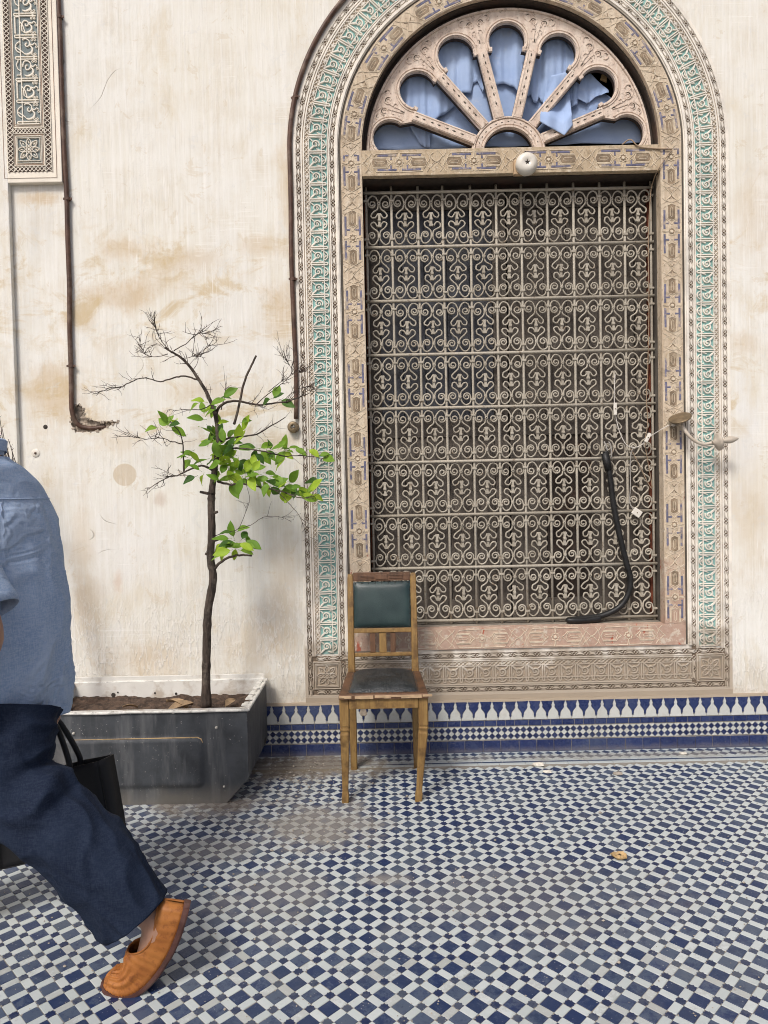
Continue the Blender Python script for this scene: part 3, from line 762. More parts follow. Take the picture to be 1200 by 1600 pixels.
# --- carved unit of the inscription band
def motif():
    b = MB(); H = .0388; h = .0085
    up = [(.086, -H+.0052), (.014, -H+.0052)]+arc(.011, -H, .0052, 90, 270, 6)+[(.086, -H-.0052)]
    b.ribbon(up, .0062, h)
    b.ribbon([(.0245, -H-.004), (.0245, H-.006)], .0056, h*.9)
    b.ribbon(arc(.026, .001, .0205, 105, 255, 10), .0056, h)
    b.ribbon(arc(.029, .001, .0115, 120, 240, 6), .0040, h*.9)
    b.ribbon([(.010, .0), (.018, .006), (.024, .0)], .004, h*.8)
    spv = []
    for k in range(25):
        th = R_(70+500*k/24); rr = .0055+.0150*(k/24)**1.1; spv.append((.0555+rr*math.cos(th), .0005-rr*math.sin(th)*.98))
    b.ribbon(spv, [.0046+.0030*(k/24) for k in range(25)], h)
    b.prism(arc(.0555, .0005, .0034, 0, 315, 7), 0, -h, .0008)
    cr = catmull([(.063, .010), (.071, .017), (.078, .024), (.085, .032)], 4)
    b.ribbon([(p.x, p.y) for p in cr], [.004+.006*math.sin(math.pi*min(1, .2+.8*i/(len(cr)-1))) for i in range(len(cr))], h)
    b.ribbon([(.070, -.014), (.077, -.021), (.085, -.027)], [.007, .005, .003], h)
    b.ribbon([(.029, .029), (.040, .027), (.050, .023)], [.003, .006, .004], h*.9); b.ribbon([(.029, -.027), (.036, -.022)], [.003, .006], h*.9)
    b.ribbon([(.0875, -H), (.0875, H)], .0046, h*.8)
    for k in range(2):
        z0 = -H+k*H
        b.ribbon([(.089, z0), (.1085, z0+H/2), (.089, z0+H)], .0032, h*.8); b.ribbon([(.1085, z0), (.089, z0+H/2), (.1085, z0+H)], .0032, h*.7)
    b.prism([(.0925, 0), (.0985, -.009), (.1045, 0), (.0985, .009)], 0, -h*.8, .001)
    return b
mo = motif().mesh('carved_motif', M['stucco_white'])
def chain_link():
    b = MB(); h = .007
    ov = [(.0058*math.sin(math.pi*i/8)**1.0, -.0195+.039*i/8) for i in range(9)]
    b.prism(ov+[(-x, z) for x, z in ov[-2:0:-1]], 0, -h, .0012)
    for s_ in (-1, 1):
        cr = [(s_*(.0035+.0062*math.sin(math.pi*(i/10))**.8), -.0225+.045*i/10) for i in range(11)]
        b.ribbon(cr, .0021, h*.8)
    b.ribbon([(.0098, .0309), (0, .0225), (-.0098, .0309), (0, .0393)], .0024, h*.8, 0, True)
    return b
cl = chain_link().mesh('chain_link', M['stucco_white'])
def put_arch(me, name, off, zb0, pitch, y, zmax=3.98, step=None, shift=0.0):
    out = []
    n = round((ZC-zb0)/pitch); p = (ZC-zb0)/n
    for k in range(n):
        z = zb0+p*(k+.5)
        out.append(place(me, name, sur, (RO+off, y, z), (0, rng.gauss(0, .008), 0)))
        out.append(place(me, name, sur, (-RO-off, y, z), (0, math.pi+rng.gauss(0, .008), 0)))
    Rr = RO+off; n = round(math.pi*Rr/pitch) if step is None else step
    for k in range(n):
        a = math.pi*(k+.5)/n
        x, z = Rr*math.cos(a), ZC+Rr*math.sin(a)
        if z < zmax: out.append(place(me, name, sur, (x, y, z), (0, -a, 0)))
    return out
put_arch(mo, 'carved_motif', .173, .512, .0777, -.0015, 3.98, 38)
put_arch(cl, 'chain_link', .3138, .333, .0617, -.0015)
put_arch(cl, 'chain_link', .1475, .507, .0617, -.0015)
n = 21; w = (i1-i0)/n
for k in range(n): place(mo, 'carved_motif', sur, (i0+w*(k+.5)-XC, -.0012, .350), (0, -R_(90), 0), (.99, 1, w/.0777))
for z, a, b_ in ((.490, xl-.29, xr+.29), (.320, xl-.29, xr+.29)):
    n = round((b_-a)/.0617)
    for k in range(n): place(cl, 'chain_link', sur, (a+(b_-a)*(k+.5)/n-XC, -.0012, z), (0, R_(90), 0))
for s_ in (-1, 1):
    for k in range(2): place(cl, 'chain_link', sur, (s_*(RO+.1475), -.0015, .367+.0617*k), (0, 0, 0))
    place(cl, 'chain_link', sur, (s_*(RO+.3138), -.0015, .320), (0, 0, 0))
def rosette(r=.05):
    b = MB(); h = .007
    b.ribbon(arc(0, 0, r*.22, 0, 337.5, 15), r*.09, h, 0, True)
    b.prism(arc(0, 0, r*.12, 0, 330, 11), 0, -h, .001)
    for k in range(8):
        a = R_(45*k); big = 1.0 if k % 2 == 0 else 1.12
        pts = []
        for i in range(9):
            t_ = i/8; rr = r*(.30+(.98*big-.30)*t_); w = r*.215*math.sin(math.pi*t_)**.75*(1.15-.4*t_); pts.append((rr, w))
        ring = pts+[(x, -z) for x, z in pts[-2:0:-1]]
        c, s2 = math.cos(a), math.sin(a)
        b.ribbon([(x*c-z*s2, x*s2+z*c) for x, z in ring], r*.075, h, 0, True)
        inner = [(r*.5*big, 0), (r*.63*big, -r*.06), (r*.82*big, 0), (r*.63*big, r*.06)]
        b.prism([(x*c-z*s2, x*s2+z*c) for x, z in inner], 0, -h*.8, .0008)
    q = r*1.04
    b.ribbon([(-q, -q), (q, -q), (q, q), (-q, q)], r*.07, h, 0, True)
    return b
ro = rosette().mesh('carved_rosette', M['stucco_white'])
for s_ in (-1, 1): place(ro, 'carved_rosette', sur, (s_*(RO+.2305), -.0008, .405))

# ================================================================== CARVED PANEL, upper left
PX0 = W(8.4, 150).x-.002; PZ0 = W(55, 281).z; PW = .264
pan = thing('carved_panel', 'upright carved stucco panel with grey ground at upper left corner', 'stucco panel', (PX0, -.03, PZ0))
def pbox(name, x0, x1, z0, z1, yf, mat, yb=.034, bev=0):
    b = MB(); b.box(((x0+x1)/2, (yf+yb)/2, (z0+z1)/2), (x1-x0, yb-yf, z1-z0), None, bev); return b.build(name, M[mat], pan)
PH = 1.9
pbox('backing', -.002, PW+.016, -.026, PH, 0, 'stucco_cream', .034, .004)
pbox('lattice_ground', .022, .049, .026, PH, -.0012, 'stucco_dark', 0.002); pbox('lattice_ground', .206, .234, .026, PH, -.0013, 'stucco_dark', 0.002)
pbox('lattice_ground', .0495, .2055, .026, .050, -.0011, 'stucco_dark', .002); pbox('lattice_ground', .0495, .2055, .2115, .2335, -.0011, 'stucco_dark', .002)
pbox('motif_ground', .066, .186, .258, PH, -.0010, 'stucco_grey', .002); pbox('rosette_ground', .068, .184, .070, .194, -.0010, 'stucco_grey', .002)
b = MB()
for q in ([(.0, -.004), (.256, -.004), (.256, PH), (0, PH)], ):
    b.ribbon(q, .0026, .0022, -.0005, True)
for (x0, z0, x1, z1) in ((.057, .246, .196, PH), (.057, .060, .194, .204)): b.ribbon([(x0, z0), (x1, z0), (x1, z1), (x0, z1)], .0028, .0022, -.0005, True)
b.build('incised_lines', M['line_brown'], pan)
b = MB()
for (x0, z0, x1, z1) in ((.0635, .255, .1885, PH), (.065, .067, .187, .197), (.0505, .0535, .2045, .2085), (.0505, .2365, .2045, PH)): b.ribbon([(x0, z0), (x1, z0), (x1, z1), (x0, z1)], .0045, .005, -.0005, True)
for x0 in (.0205, .0502, .2050, .2355): b.ribbon([(x0, .024), (x0, PH)], .0032, .005, -.0005)
b.build('fillet', M['stucco_cream'], pan)
def lattice(b, x0, x1, z0, z1, vertical=True):
    w = (x1-x0) if vertical else (z1-z0); L_ = (z1-z0) if vertical else (x1-x0); st_ = w*.82; n = max(2, round(L_/st_)); st_ = L_/n
    for k in range(n):
        for s_ in (0, 1):
            p = [(x0, z0+k*st_), (x1, z0+(k+1)*st_)] if not s_ else [(x1, z0+k*st_), (x0, z0+(k+1)*st_)]
            if not vertical: p = [(x0+k*st_, z0), (x0+(k+1)*st_, z1)] if not s_ else [(x0+k*st_, z1), (x0+(k+1)*st_, z0)]
            b.ribbon(p, .0034, .0045, -.001+.0005*s_)
for a in ((.022, .049, .026, 1.0, True), (.206, .234, .026, 1.0, True), (.0495, .2055, .0265, .0495, False), (.0495, .2055, .2120, .2330, False)):
    b = MB(); lattice(b, *a); b.build('lattice_strip', M['stucco_cream'], pan)
def panel_motif(v):
    b = MB(); H = .0518; h = .006
    b.ribbon([(.115, -H+.006), (.018, -H+.006)]+arc(.014, -H, .006, 90, 270, 6)+[(.115, -H-.006)], .006, h)
    b.ribbon([(.034, -H-.006), (.034, H-.006)], .0058, h)
    if v == 0:
        b.ribbon(arc(.036, .0, .026, 100, 260, 10), .006, h); b.ribbon([(.012, .0), (.036, -.016), (.05, -.028)], .006, h)
        cr = catmull([(.044, .036), (.062, .040), (.078, .028), (.078, .010), (.066, .002), (.058, .012), (.066, .020)], 5)
    elif v == 1:
        b.ribbon([(.012, -.038), (.012, .040), (.034, .044)], .008, h); b.ribbon([(.034, .02), (.05, .0), (.06, -.035)], .006, h)
        cr = catmull([(.046, -.028), (.044, .0), (.056, .022), (.074, .018), (.076, .002), (.064, -.002), (.062, .008)], 5)
    else:
        b.ribbon([(.012, -.03), (.03, -.03), (.034, -.012), (.018, .0), (.012, .02), (.022, .04)], .006, h)
        cr = catmull([(.042, .010), (.050, .034), (.070, .036), (.082, .020), (.076, .0), (.060, -.004), (.056, .012), (.066, .018)], 5)
    b.ribbon([(p.x, p.y) for p in cr], .0065, h)
    cr = catmull([(.078, .010), (.092, -.006), (.088, -.024), (.066, -.034), (.050, -.030)], 5); k = len(cr)-1
    b.ribbon([(p.x, p.y) for p in cr], [.004+.007*math.sin(math.pi*i/k) for i in range(k+1)], h)
    cr = catmull([(.080, .014), (.094, .010), (.104, .018), (.112, .010)], 4); b.ribbon([(p.x, p.y) for p in cr], [.009]*3+[.006]*(len(cr)-3), h)
    for dx, dz in ((.092, -.034), (.106, -.034), (.092, .034), (.106, .034), (.099, -.046), (.099, .046), (.113, 0)):
        b.ribbon(arc(dx, dz, .0048, 0, 300, 5), .0036, h, 0, True)
    return b
pm = [panel_motif(v).mesh('carved_motif', M['stucco_cream']) for v in range(3)]
for k in range(9): place(pm[k % 3], 'carved_motif', pan, (.067, -.001, .312+.1035*k))
place(rosette(.053).mesh('carved_rosette', M['stucco_cream']), 'carved_rosette', pan, (.126, -.001, .132))

# ================================================================== WINDOW FRAME
win = thing('window_frame', 'weathered painted wooden frame and lintel of the arched window', 'window frame', (XC, 0, .63))
WO = Vector((XC, 0, .63))
def wpart(mbx, name, mat, sm=False, par=None):
    o = mbx.build(name, M[mat], None, sm)
    if par is None: o.parent = win; o.matrix_parent_inverse = Matrix.Translation(-WO)
    else: o.parent = par; o.matrix_parent_inverse = Matrix.Translation(-WO)
    return o
YF = -.014
def wbox(name, x0, x1, z0, z1, y0, y1, mat, bev=.002):
    b = MB(); b.box(((x0+x1)/2, (y0+y1)/2, (z0+z1)/2), (x1-x0, y1-y0, z1-z0), None, bev); return wpart(b, name, mat)
jl = wbox('jamb', xl-.104, xl, .6325, 3.0, YF, .045, 'frame_wood'); jr = wbox('jamb', xr, xr+.104, .6325, 3.0, YF, .045, 'frame_wood')
sillb = wbox('bottom_rail', xl-.104, xr+.104, .5245, .632, YF-.001, .04, 'frame_wood')
wbox('ledge', xl-.02, xr+.02, .60, .6318, .041, .30, 'ledge')
wbox('reveal_board', xl-.06, xl-.001, .633, 2.999, .0455, .24, 'reveal_wood'); wbox('reveal_board', xr+.001, xr+.06, .633, 2.999, .0455, .24, 'reveal_wood')
lint = wbox('lintel', xl+.0005, xr-.0005, 2.874, 2.999, YF-.003, .018, 'lintel_wood'); wbox('soffit_beam', xl-.0005, xr+.0005, 2.869, 2.998, .0185, .25, 'dark_wood')
b = MB(); n = 64
def half_ring(bm_, r0, r1, y0, y1, n=64):
    vs = []
    for i in range(n+1):
        a = math.pi*i/n; c, s_ = math.cos(a), math.sin(a)
        vs += [(XC+r0*c, y0, ZC+r0*s_), (XC+r1*c, y0, ZC+r1*s_), (XC+r0*c, y1, ZC+r0*s_), (XC+r1*c, y1, ZC+r1*s_)]
    fs = []
    for i in range(n):
        a = i*4; q = a+4; fs += [(a, a+1, q+1, q), (a, q, q+2, a+2), (a+1, a+3, q+3, q+1), (a+2, q+2, q+3, a+3)]
    bm_.add(vs, fs)
half_ring(b, RO, RO+.104, YF, .045); archb = wpart(b, 'arch_board', 'frame_wood')
b = MB(); half_ring(b, RO+.001, RO+.06, .0455, .24); wpart(b, 'arch_soffit', 'reveal_wood')
b = MB(); half_ring(b, RO-.006, RO+.0005, .012, .058); wpart(b, 'arch_bead', 'dark_wood')
# painted and carved pattern of one length of frame
PER = .362
def frame_unit(P):
    ln = MB(); bl_ = MB(); brn = MB(); k = P/.362
    def q(u, v): return (u, v*k)
    # star
    star = [((.021 if i % 2 == 0 else .0155)*math.cos(R_(22.5*i)), (.021 if i % 2 == 0 else .0155)*math.sin(R_(22.5*i))) for i in range(16)]
    ln.ribbon(star, .0042, .0026, 0, True); ln.prism(arc(0, 0, .008, 0, 330, 11), 0, -.004, .001)
    brn.ribbon(arc(0, 0, .0118, 0, 337, 15), .003, .0012, 0, True)
    for sv in (-1, 1):
        for su in (-1, 1):
            bl_.ribbon([q(su*.035, sv*.013), q(su*.035, sv*.040), q(su*.0345, sv*.106)], .0105, .0014); bl_.ribbon([q(su*.030, sv*.040), q(su*.013, sv*.040)], [.007, .010], .0014)
            ln.ribbon([q(su*.046, sv*.004), q(su*.043, sv*.112), q(su*.026, sv*.125), q(su*.026, sv*.060), q(su*.010, sv*.048), q(0, sv*.034)], .0034, .0022)
            ln.ribbon([q(su*.020, 0), q(su*.046, sv*.004)], .0030, .0022)
            ln.ribbon([q(su*.046, sv*.165), q(su*.030, sv*.150), q(su*.008, sv*.168), q(0, sv*.181)], .0034, .0022); ln.ribbon([q(su*.046, sv*.135), q(su*.022, sv*.150), q(0, sv*.140)], .003, .0022)
        hx = [q(0, sv*.054), q(.0165, sv*.064), q(.0165, sv*.126), q(0, sv*.136), q(-.0165, sv*.126), q(-.0165, sv*.064)]
        brn.prism(hx if sv > 0 else hx[::-1], 0, -.0012, .001)
        ln.ribbon([(x*1.32, z) for x, z in hx], .0036, .0024, 0, True)
        ln.ribbon([q(0, sv*.070), q(.006, sv*.078), q(.006, sv*.112), q(0, sv*.120), q(-.006, sv*.112), q(-.006, sv*.078)], .0022, .0022, 0, True)
        brn.ribbon([q(-.011, sv*.160), q(0, sv*.173), q(.011, sv*.160)], .006, .0012)
    return ln, bl_, brn
def bend(mbx, Rb): mbx.v = [((Rb+x)*math.cos(z/Rb)-Rb, y, (Rb+x)*math.sin(z/Rb)) for x, y, z in mbx.v]; return mbx
U = frame_unit(PER); um = [(U[0].mesh('carved_interlace', M['paint_line']), 'carved_interlace'), (U[1].mesh('blue_fret', M['paint_blue']), 'blue_fret'), (U[2].mesh('brown_cartouche', M['paint_brown']), 'brown_cartouche')]
def put_units(par, locs, meshes, rot):
    for l in locs:
        for me, nm in meshes:
            place(me, nm, par, l, (0, rot, 0))
jz = [2.937-PER*k for k in range(1, 6)]
CUT = [(.6325, 3.0)]
put_units(jl, [(xl-.052, YF-.0002, z) for z in jz], um, 0); put_units(jr, [(xr+.052, YF-.0002, z) for z in jz], um, 0)
# shorter unit at the corners and foot
U2 = frame_unit(PER)
def clip(mbx, zlo, zhi):
    keep = [f for f in mbx.f if all(zlo <= mbx.v[i][2] <= zhi for i in f)]; mbx.f = keep; return mbx
top = [(clip(a, -.182, .062).mesh(n_, M[m_]), n_) for a, n_, m_ in zip(frame_unit(PER), ('carved_interlace', 'blue_fret', 'brown_cartouche'), ('paint_line', 'paint_blue', 'paint_brown'))]
foot = [(clip(a, -.13, .182).mesh(n_, M[m_]), n_) for a, n_, m_ in zip(frame_unit(PER), ('carved_interlace', 'blue_fret', 'brown_cartouche'), ('paint_line', 'paint_blue', 'paint_brown'))]
put_units(jl, [(xl-.052, YF-.0002, 2.937)], top, 0); put_units(jr, [(xr+.052, YF-.0002, 2.937)], top, 0)
put_units(jl, [(xl-.052, YF-.0002, 2.937-6*PER)], foot, 0); put_units(jr, [(xr+.052, YF-.0002, 2.937-6*PER)], foot, 0)
RB = RO+.052; NA = 7; PA = math.pi*RB/NA
ua = [(bend(a, RB).mesh(n_, M[m_]), n_) for a, n_, m_ in zip(frame_unit(PA), ('carved_interlace', 'blue_fret', 'brown_cartouche'), ('paint_line', 'paint_blue', 'paint_brown'))]
for k in range(NA):
    a = math.pi*(k+.5)/NA
    put_units(archb, [(XC+RB*math.cos(a), YF-.0002, ZC+RB*math.sin(a))], ua, -a)
UL = [(a.mesh(n_, M[m_]), n_) for a, n_, m_ in zip(frame_unit(.3665), ('carved_interlace', 'blue_fret', 'brown_cartouche'), ('paint_line', 'paint_blue', 'paint_brown'))]
put_units(lint, [(xl+.3668*(k+.5), YF-.0032, 2.9365) for k in range(4)], UL, R_(90))
UB = UL[:1]+UL[2:]
put_units(sillb, [(xl+.3668*(k+.5), YF-.0012, .578) for k in range(4)], UB[:1], R_(90))

# ================================================================== FANLIGHT
FY = .046
fan = thing('fanlight', 'carved pinkish wooden fanlight with seven lobed openings and radiating spokes', 'fanlight', (XC, FY, ZC))
SP = (14, 41, 68)
def rotp(p, a): c, s_ = math.cos(R_(a)), math.sin(R_(a)); return (p[0]*c-p[1]*s_, p[0]*s_+p[1]*c)
RH, RI, DC, RL, HWs = .182, .124, .552, .089, .0255
def lobe(ac, half):       # ac = centre angle from +x, half = half angle between the spokes
    pts = []
    t_ = math.tan(R_(half)); off = HWs/math.cos(R_(half))
    # right side going outwards (lobe axis along +x)
    def edge(d): return d*t_-off
    d0 = RH+.001
    pts += [(math.sqrt(max(0, d0*d0-q*q)), q) for q in [-edge(d0)*.98+2*edge(d0)*.98*i/4 for i in range(4, -1, -1)]][::-1]
    nk = .505
    pts += [(nk-.004, edge(nk-.004)), (nk+.002, .0735)]
    a0 = math.degrees(math.atan2(.0735, (nk+.006)-DC))
    pts += arc(DC, 0, RL, a0, -a0, 22)
    pts += [(nk+.002, -.0735), (nk-.004, -edge(nk-.004))]
    return [rotp(p, ac) for p in pts]
holes = [lobe(90, 13.9)]+[lobe(90+s_*a, h_) for s_ in (-1, 1) for a, h_ in ((27.5, 13.5), (54.5, 13.5))]
def end_lobe(s_):
    ce = (math.cos(R_(7.6))*.597, .006+.083); pts = [(RH+.002, .008), (ce[0]-.022, .008), (ce[0]-.020, .0055)]
    pts += arc(ce[0], ce[1], .084, -103, 128, 22)[1:]
    a = R_(90-68); dx, dz = math.cos(a), math.sin(a); nx, nz = -dz, dx
    def e(d): return (d*dx-nx*HWs, d*dz-nz*HWs)
    pts += [e(.505), e(RH+.004)]
    return [(s_*x, z) for x, z in (pts if s_ > 0 else pts)]
holes += [end_lobe(1), end_lobe(-1)]
hubh = [(-RI, .006), (RI, .006)]+arc(0, 0, RI, 3, 177, 26)
outer = [(-RO+.022, .0008), (RO-.022, .0008)]+arc(0, 0, RO-.022, .1, 179.9, 60)
me = curve_plate('tracery', [outer]+holes+[hubh], 0, .016, 0, M['fan_wood'])
grow = [(-RO+.003, .0012), (RO-.003, .0012)]+arc(0, 0, RO-.003, .1, 179.9, 60)
place(curve_plate('tracery_core', [grow]+holes+[hubh], .0163, .024, 0, M['dark_wood']), 'tracery_core', fan)
place(me, 'tracery', fan)
def fpart(b, name, mat, par=fan): return b.build(name, M[mat], par)
for h_, ac in zip(holes[:5], (90, 62.5, 35.5, 117.5, 144.5)):
    b = MB()
    for rr, w, hh in ((RL+.008, .010, .006), (RL+.020, .006, .004)):
        b.ribbon([rotp(p, ac) for p in arc(DC, 0, rr, 118, -118, 26)], w, hh, 0)
    for s_ in (-1, 1):
        c = rotp((.507, s_*.083), ac); b.box((c[0], -.004, c[1]), (.022, .014, .016), Matrix.Rotation(-R_(ac), 3, 'Y'), .002)
    fpart(b, 'lobe_moulding', 'fan_wood')
for s_ in (-1, 1):
    b = MB(); ce = (math.cos(R_(7.6))*.597, .089)
    for rr, w, hh in ((.092, .010, .006), (.104, .006, .004)): b.ribbon([(s_*x, z) for x, z in arc(ce[0], ce[1], rr, -50, 130, 22)], w, hh, 0)
    fpart(b, 'lobe_moulding', 'fan_wood')
leafm = MB()
for k in range(7):
    d = .25+.04*k+(.004 if k % 2 else 0)
    leafm.prism([(d-.011, 0), (d-.002, -.0042), (d+.011, 0), (d-.002, .0042)], 0, -.001, .0008)
lm = leafm.mesh('painted_leaves', M['paint_dark'])
sb = MB(); sb.box((.345, -.004, 0), (.335, .012, .047), None, .003)
for s_ in (-1, 1): sb.ribbon([(.19, s_*.017), (.505, s_*.017)], .005, .0025, -.010)
sm_ = sb.mesh('spoke', M['fan_wood'])
for a in SP:
    for s_ in (-1, 1):
        o = place(sm_, 'spoke', fan, (0, 0, 0), (0, -R_(90+s_*a), 0)); stuff(place(lm, 'painted_leaves', o, (0, -.0102, 0)))
b = MB(); b.add(*(lambda vs, fs: (vs, fs))(*[[], []]))
for r0, w, hh in ((RI+.008, .012, .007), (RI+.03, .030, .004), (RH-.006, .009, .007)): b.ribbon(arc(0, 0, r0, 1.5, 178.5, 40), w, hh, 0)
hub = fpart(b, 'hub_ring', 'fan_wood')
b = MB()
for k in range(15):
    a = 8+164*k/14; p = rotp((RI+.03, 0), a); q = [(-.006, 0), (0, -.003), (.006, 0), (0, .003)]
    b.prism([(p[0]+rotp(v, a+90)[0], p[1]+rotp(v, a+90)[1]) for v in q], -.004, -.005, .0006)
stuff(b.build('painted_leaves', M['paint_dark'], hub))
# carved scrolls between the lobes
def scrolls():
    b = MB(); d = MB()
    for s_ in (-1, 1):
        b.ribbon([(x, s_*z) for x, z in arc(.655, .028, .018, -150, 100, 12)], .005, .0035); b.ribbon([(x, s_*z) for x, z in arc(.655, .028, .009, -120, 160, 9)], .004, .003)
        b.ribbon([(.560, s_*.004), (.59, s_*.008), (.62, s_*.010), (.64, s_*.012)], .004, .003); b.ribbon([(x, s_*z) for x, z in arc(.672, .062, .016, -60, 170, 9)], .005, .0035)
        b.ribbon([(x, s_*z) for x, z in arc(.612, .016, .010, -100, 130, 8)], .004, .003); b.ribbon([(.670, s_*.01), (.685, s_*.03), (.692, s_*.045)], .004, .003)
        d.ribbon([(x, s_*z) for x, z in arc(.655, .028, .0135, -40, 80, 5)], [.002, .004, .005, .005, .004, .002], .0012); d.ribbon([(x, s_*z) for x, z in arc(.676, .058, .010, -40, 80, 5)], [.002, .004, .004, .004, .003, .002], .0012)
    d.prism([(.555, 0), (.566, -.005), (.580, 0), (.566, .005)], 0, -.001, .0008)
    return b, d
sc, sd_ = scrolls(); scm = sc.mesh('carved_scroll', M['fan_wood']); sdm = sd_.mesh('dark_paint', M['paint_dark'])
for a in SP:
    for s_ in (-1, 1):
        o = place(scm, 'carved_scroll', fan, (0, -.0003, 0), (0, -R_(90+s_*a), 0)); place(sdm, 'dark_paint', o, (0, 0, 0))
b = MB(); b.ribbon(arc(0, 0, RO-.030, 1, 179, 60), .012, .008, 0); fpart(b, 'outer_bead', 'fan_wood')
# ================================================================== GRILLE
GY = .09; GX0, GX1, GZ0, GZ1 = -.058, 1.383, .654, 2.833; NC, NR = 11, 8
gw, gh = (GX1-GX0)/NC, (GZ1-GZ0)/NR
gr = thing('window_grille', 'wrought iron window grille of curled scrolls in pale worn paint', 'window grille', (GX0, GY, GZ0))
bar = MB(); H = GZ1-GZ0
for k in range(2): pass
bar.tube([(0, 0, -.02), (0, 0, H*.25), (0, 0, H*.5), (0, 0, H*.75), (0, 0, H+.032)], .0066, 8); barm = bar.mesh('upright_bar', M['iron_paint'], True)
rail = MB(); rail.tube([(-.012, 0, 0), (GX1-GX0+.012, 0, 0)], .0078, 8); railm = rail.mesh('cross_rail', M['iron_paint'], True)
for i in range(NC+1): place(barm, 'upright_bar', gr, (gw*i+rng.gauss(0, .0012), 0, 0), (0, rng.gauss(0, .0012), 0))
for j in range(NR+1): place(railm, 'cross_rail', gr, (0, -.006, gh*j+rng.gauss(0, .001)), (0, rng.gauss(0, .0008), 0))
def strand(s_, wob):
    r = random.Random(wob*17+s_); cx, cz = 57+r.gauss(0, 2), 91+r.gauss(0, 3); P = []; ro0 = 31+r.gauss(0, 1.5); tw = 1.45+r.gauss(0, .08)
    for k in range(27):
        th = -2*math.pi*tw+2*math.pi*tw*k/26; rr = 7+(ro0-7)*(k/26)**.85
        P.append((cx+rr*math.cos(th), cz-rr*math.sin(th)))
    g = lambda q: r.gauss(0, q)
    tail = catmull([(cx+ro0, cz), (91+g(1), 66), (80+g(2), 37+g(1)), (56+g(2), 22), (30+g(2), 34+g(1)), (11, 62), (7, 78), (7, 108+g(2)), (16+g(2), 132), (40+g(2), 152+g(2)), (60+g(2), 168+g(2)), (66+g(2), 186+g(2)), (54+g(2), 204+g(2)), (36, 204+g(2)), (22, 190), (13, 172)], 4)
    P += [(p.x, p.y) for p in tail[1:]]
    return [Vector((s_*x*.000615, .0015*math.sin(k*.13+wob), -z*.000613)) for k, (x, z) in enumerate(P)]
def scroll(wob):
    b = MB()
    for s_ in (-1, 1):
        path = strand(s_, wob); b.tube(path, .0042, 6, True, 1.25)
    b.box((0, -.001, -.055), (.016, .014, .010), None, .002)
    b.box((0, 0, -.055+.0), (.010, .016, .018), None, .002)
    return b
scm_ = [scroll(k).mesh('scroll', M['iron_paint'], True) for k in range(8)]
lf = MB()
half_l = [(0, 100), (8, 101), (14, 108), (10, 118), (6, 124), (6, 136), (9, 142)]
def leafpoly():
    # clasp of two bell shaped leaves, drawn about the middle of a cell
    pr = [(0, 58), (5, 60), (13, 56), (14, 44), (9, 34), (8, 16), (11, 6), (10, -6), (8, -16), (9, -34), (14, -44), (13, -56), (5, -60), (0, -58)]
    return [(x*.00085, z*.00061) for x, z in pr]+[(-x*.00085, z*.00061) for x, z in pr[-2:0:-1]]
lf.prism(leafpoly()[::-1], .004, -.006, .002); lf.box((0, -.004, 0), (.015, .014, .010), None, .002)
lfm = lf.mesh('leaf_clasp', M['iron_paint'])
co = MB(); co.box((0, -.001, 0), (.026, .016, .011), None, .003); com = co.mesh('collar', M['iron_paint'])
for j in range(NR):
    for i in range(NC):
        x = gw*(i+.5); zt = gh*(j+1); zb_ = gh*j
        place(rng.choice(scm_), 'scroll', gr, (x+rng.gauss(0, .001), -.002, zt), (rng.gauss(0, .01), rng.gauss(0, .02), rng.gauss(0, .03)))
        place(rng.choice(scm_), 'scroll', gr, (x+rng.gauss(0, .001), -.002, zb_), (math.pi+rng.gauss(0, .01), rng.gauss(0, .02), rng.gauss(0, .03)))
        place(lfm, 'leaf_clasp', gr, (x, -.003, (zt+zb_)/2), (0, rng.gauss(0, .03), rng.gauss(0, .05)))
for i in range(NC+1):
    for j in range(NR):
        for z in (gh*j+.040, gh*(j+1)-.040):
            place(com, 'collar', gr, (gw*i, -.001, z), (0, rng.gauss(0, .05), rng.gauss(0, .03)))
# ---- shutters behind the grille
simple('shutter_reflection', (.060, .064, .076), .6, .3, 1.0, .35, .003, dirt=(.10, .09, .08), dirt_amt=.5, stretch=(60, 60, 3))  # bluish glass reflection put into the colour of the upper left planks
SY = .165
for s_, lab in ((-1, 'dark closed shutter leaf behind left half of the grille'), (1, 'dark closed shutter leaf behind right half of the grille')):
    x0 = xl+.002 if s_ < 0 else XC+.004; x1 = XC-.004 if s_ < 0 else xr-.002
    sh = thing('shutter', lab, 'shutter', ((x0+x1)/2, SY, .634), 'closed shutters behind the grille')
    def sbx(nm, a, b_, z0, z1, y0, y1, mat):
        q = MB(); q.box(((a+b_)/2, (y0+y1)/2, (z0+z1)/2), (b_-a, y1-y0, z1-z0), None, .002); o = q.build(nm, M[mat], None); o.parent = sh; o.matrix_parent_inverse = Matrix.Translation((-(x0+x1)/2, -SY, -.634)); return o
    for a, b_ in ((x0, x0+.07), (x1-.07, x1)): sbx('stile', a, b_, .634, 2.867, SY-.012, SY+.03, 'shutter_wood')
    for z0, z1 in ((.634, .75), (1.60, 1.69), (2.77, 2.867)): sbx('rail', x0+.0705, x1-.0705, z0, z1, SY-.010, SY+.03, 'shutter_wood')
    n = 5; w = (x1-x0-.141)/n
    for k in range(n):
        for z0, z1, mt in ((.7505, 1.5995, 'dark_wood' if (s_ > 0 and k in (1, 2)) else 'shutter_wood'), (1.6905, 2.7695, 'shutter_reflection' if s_ < 0 else 'shutter_wood')):
            sbx('plank', x0+.0705+w*k+.001, x0+.0705+w*(k+1)-.001, z0, z1, SY+rng.uniform(-.001, .001), SY+.024, mt)
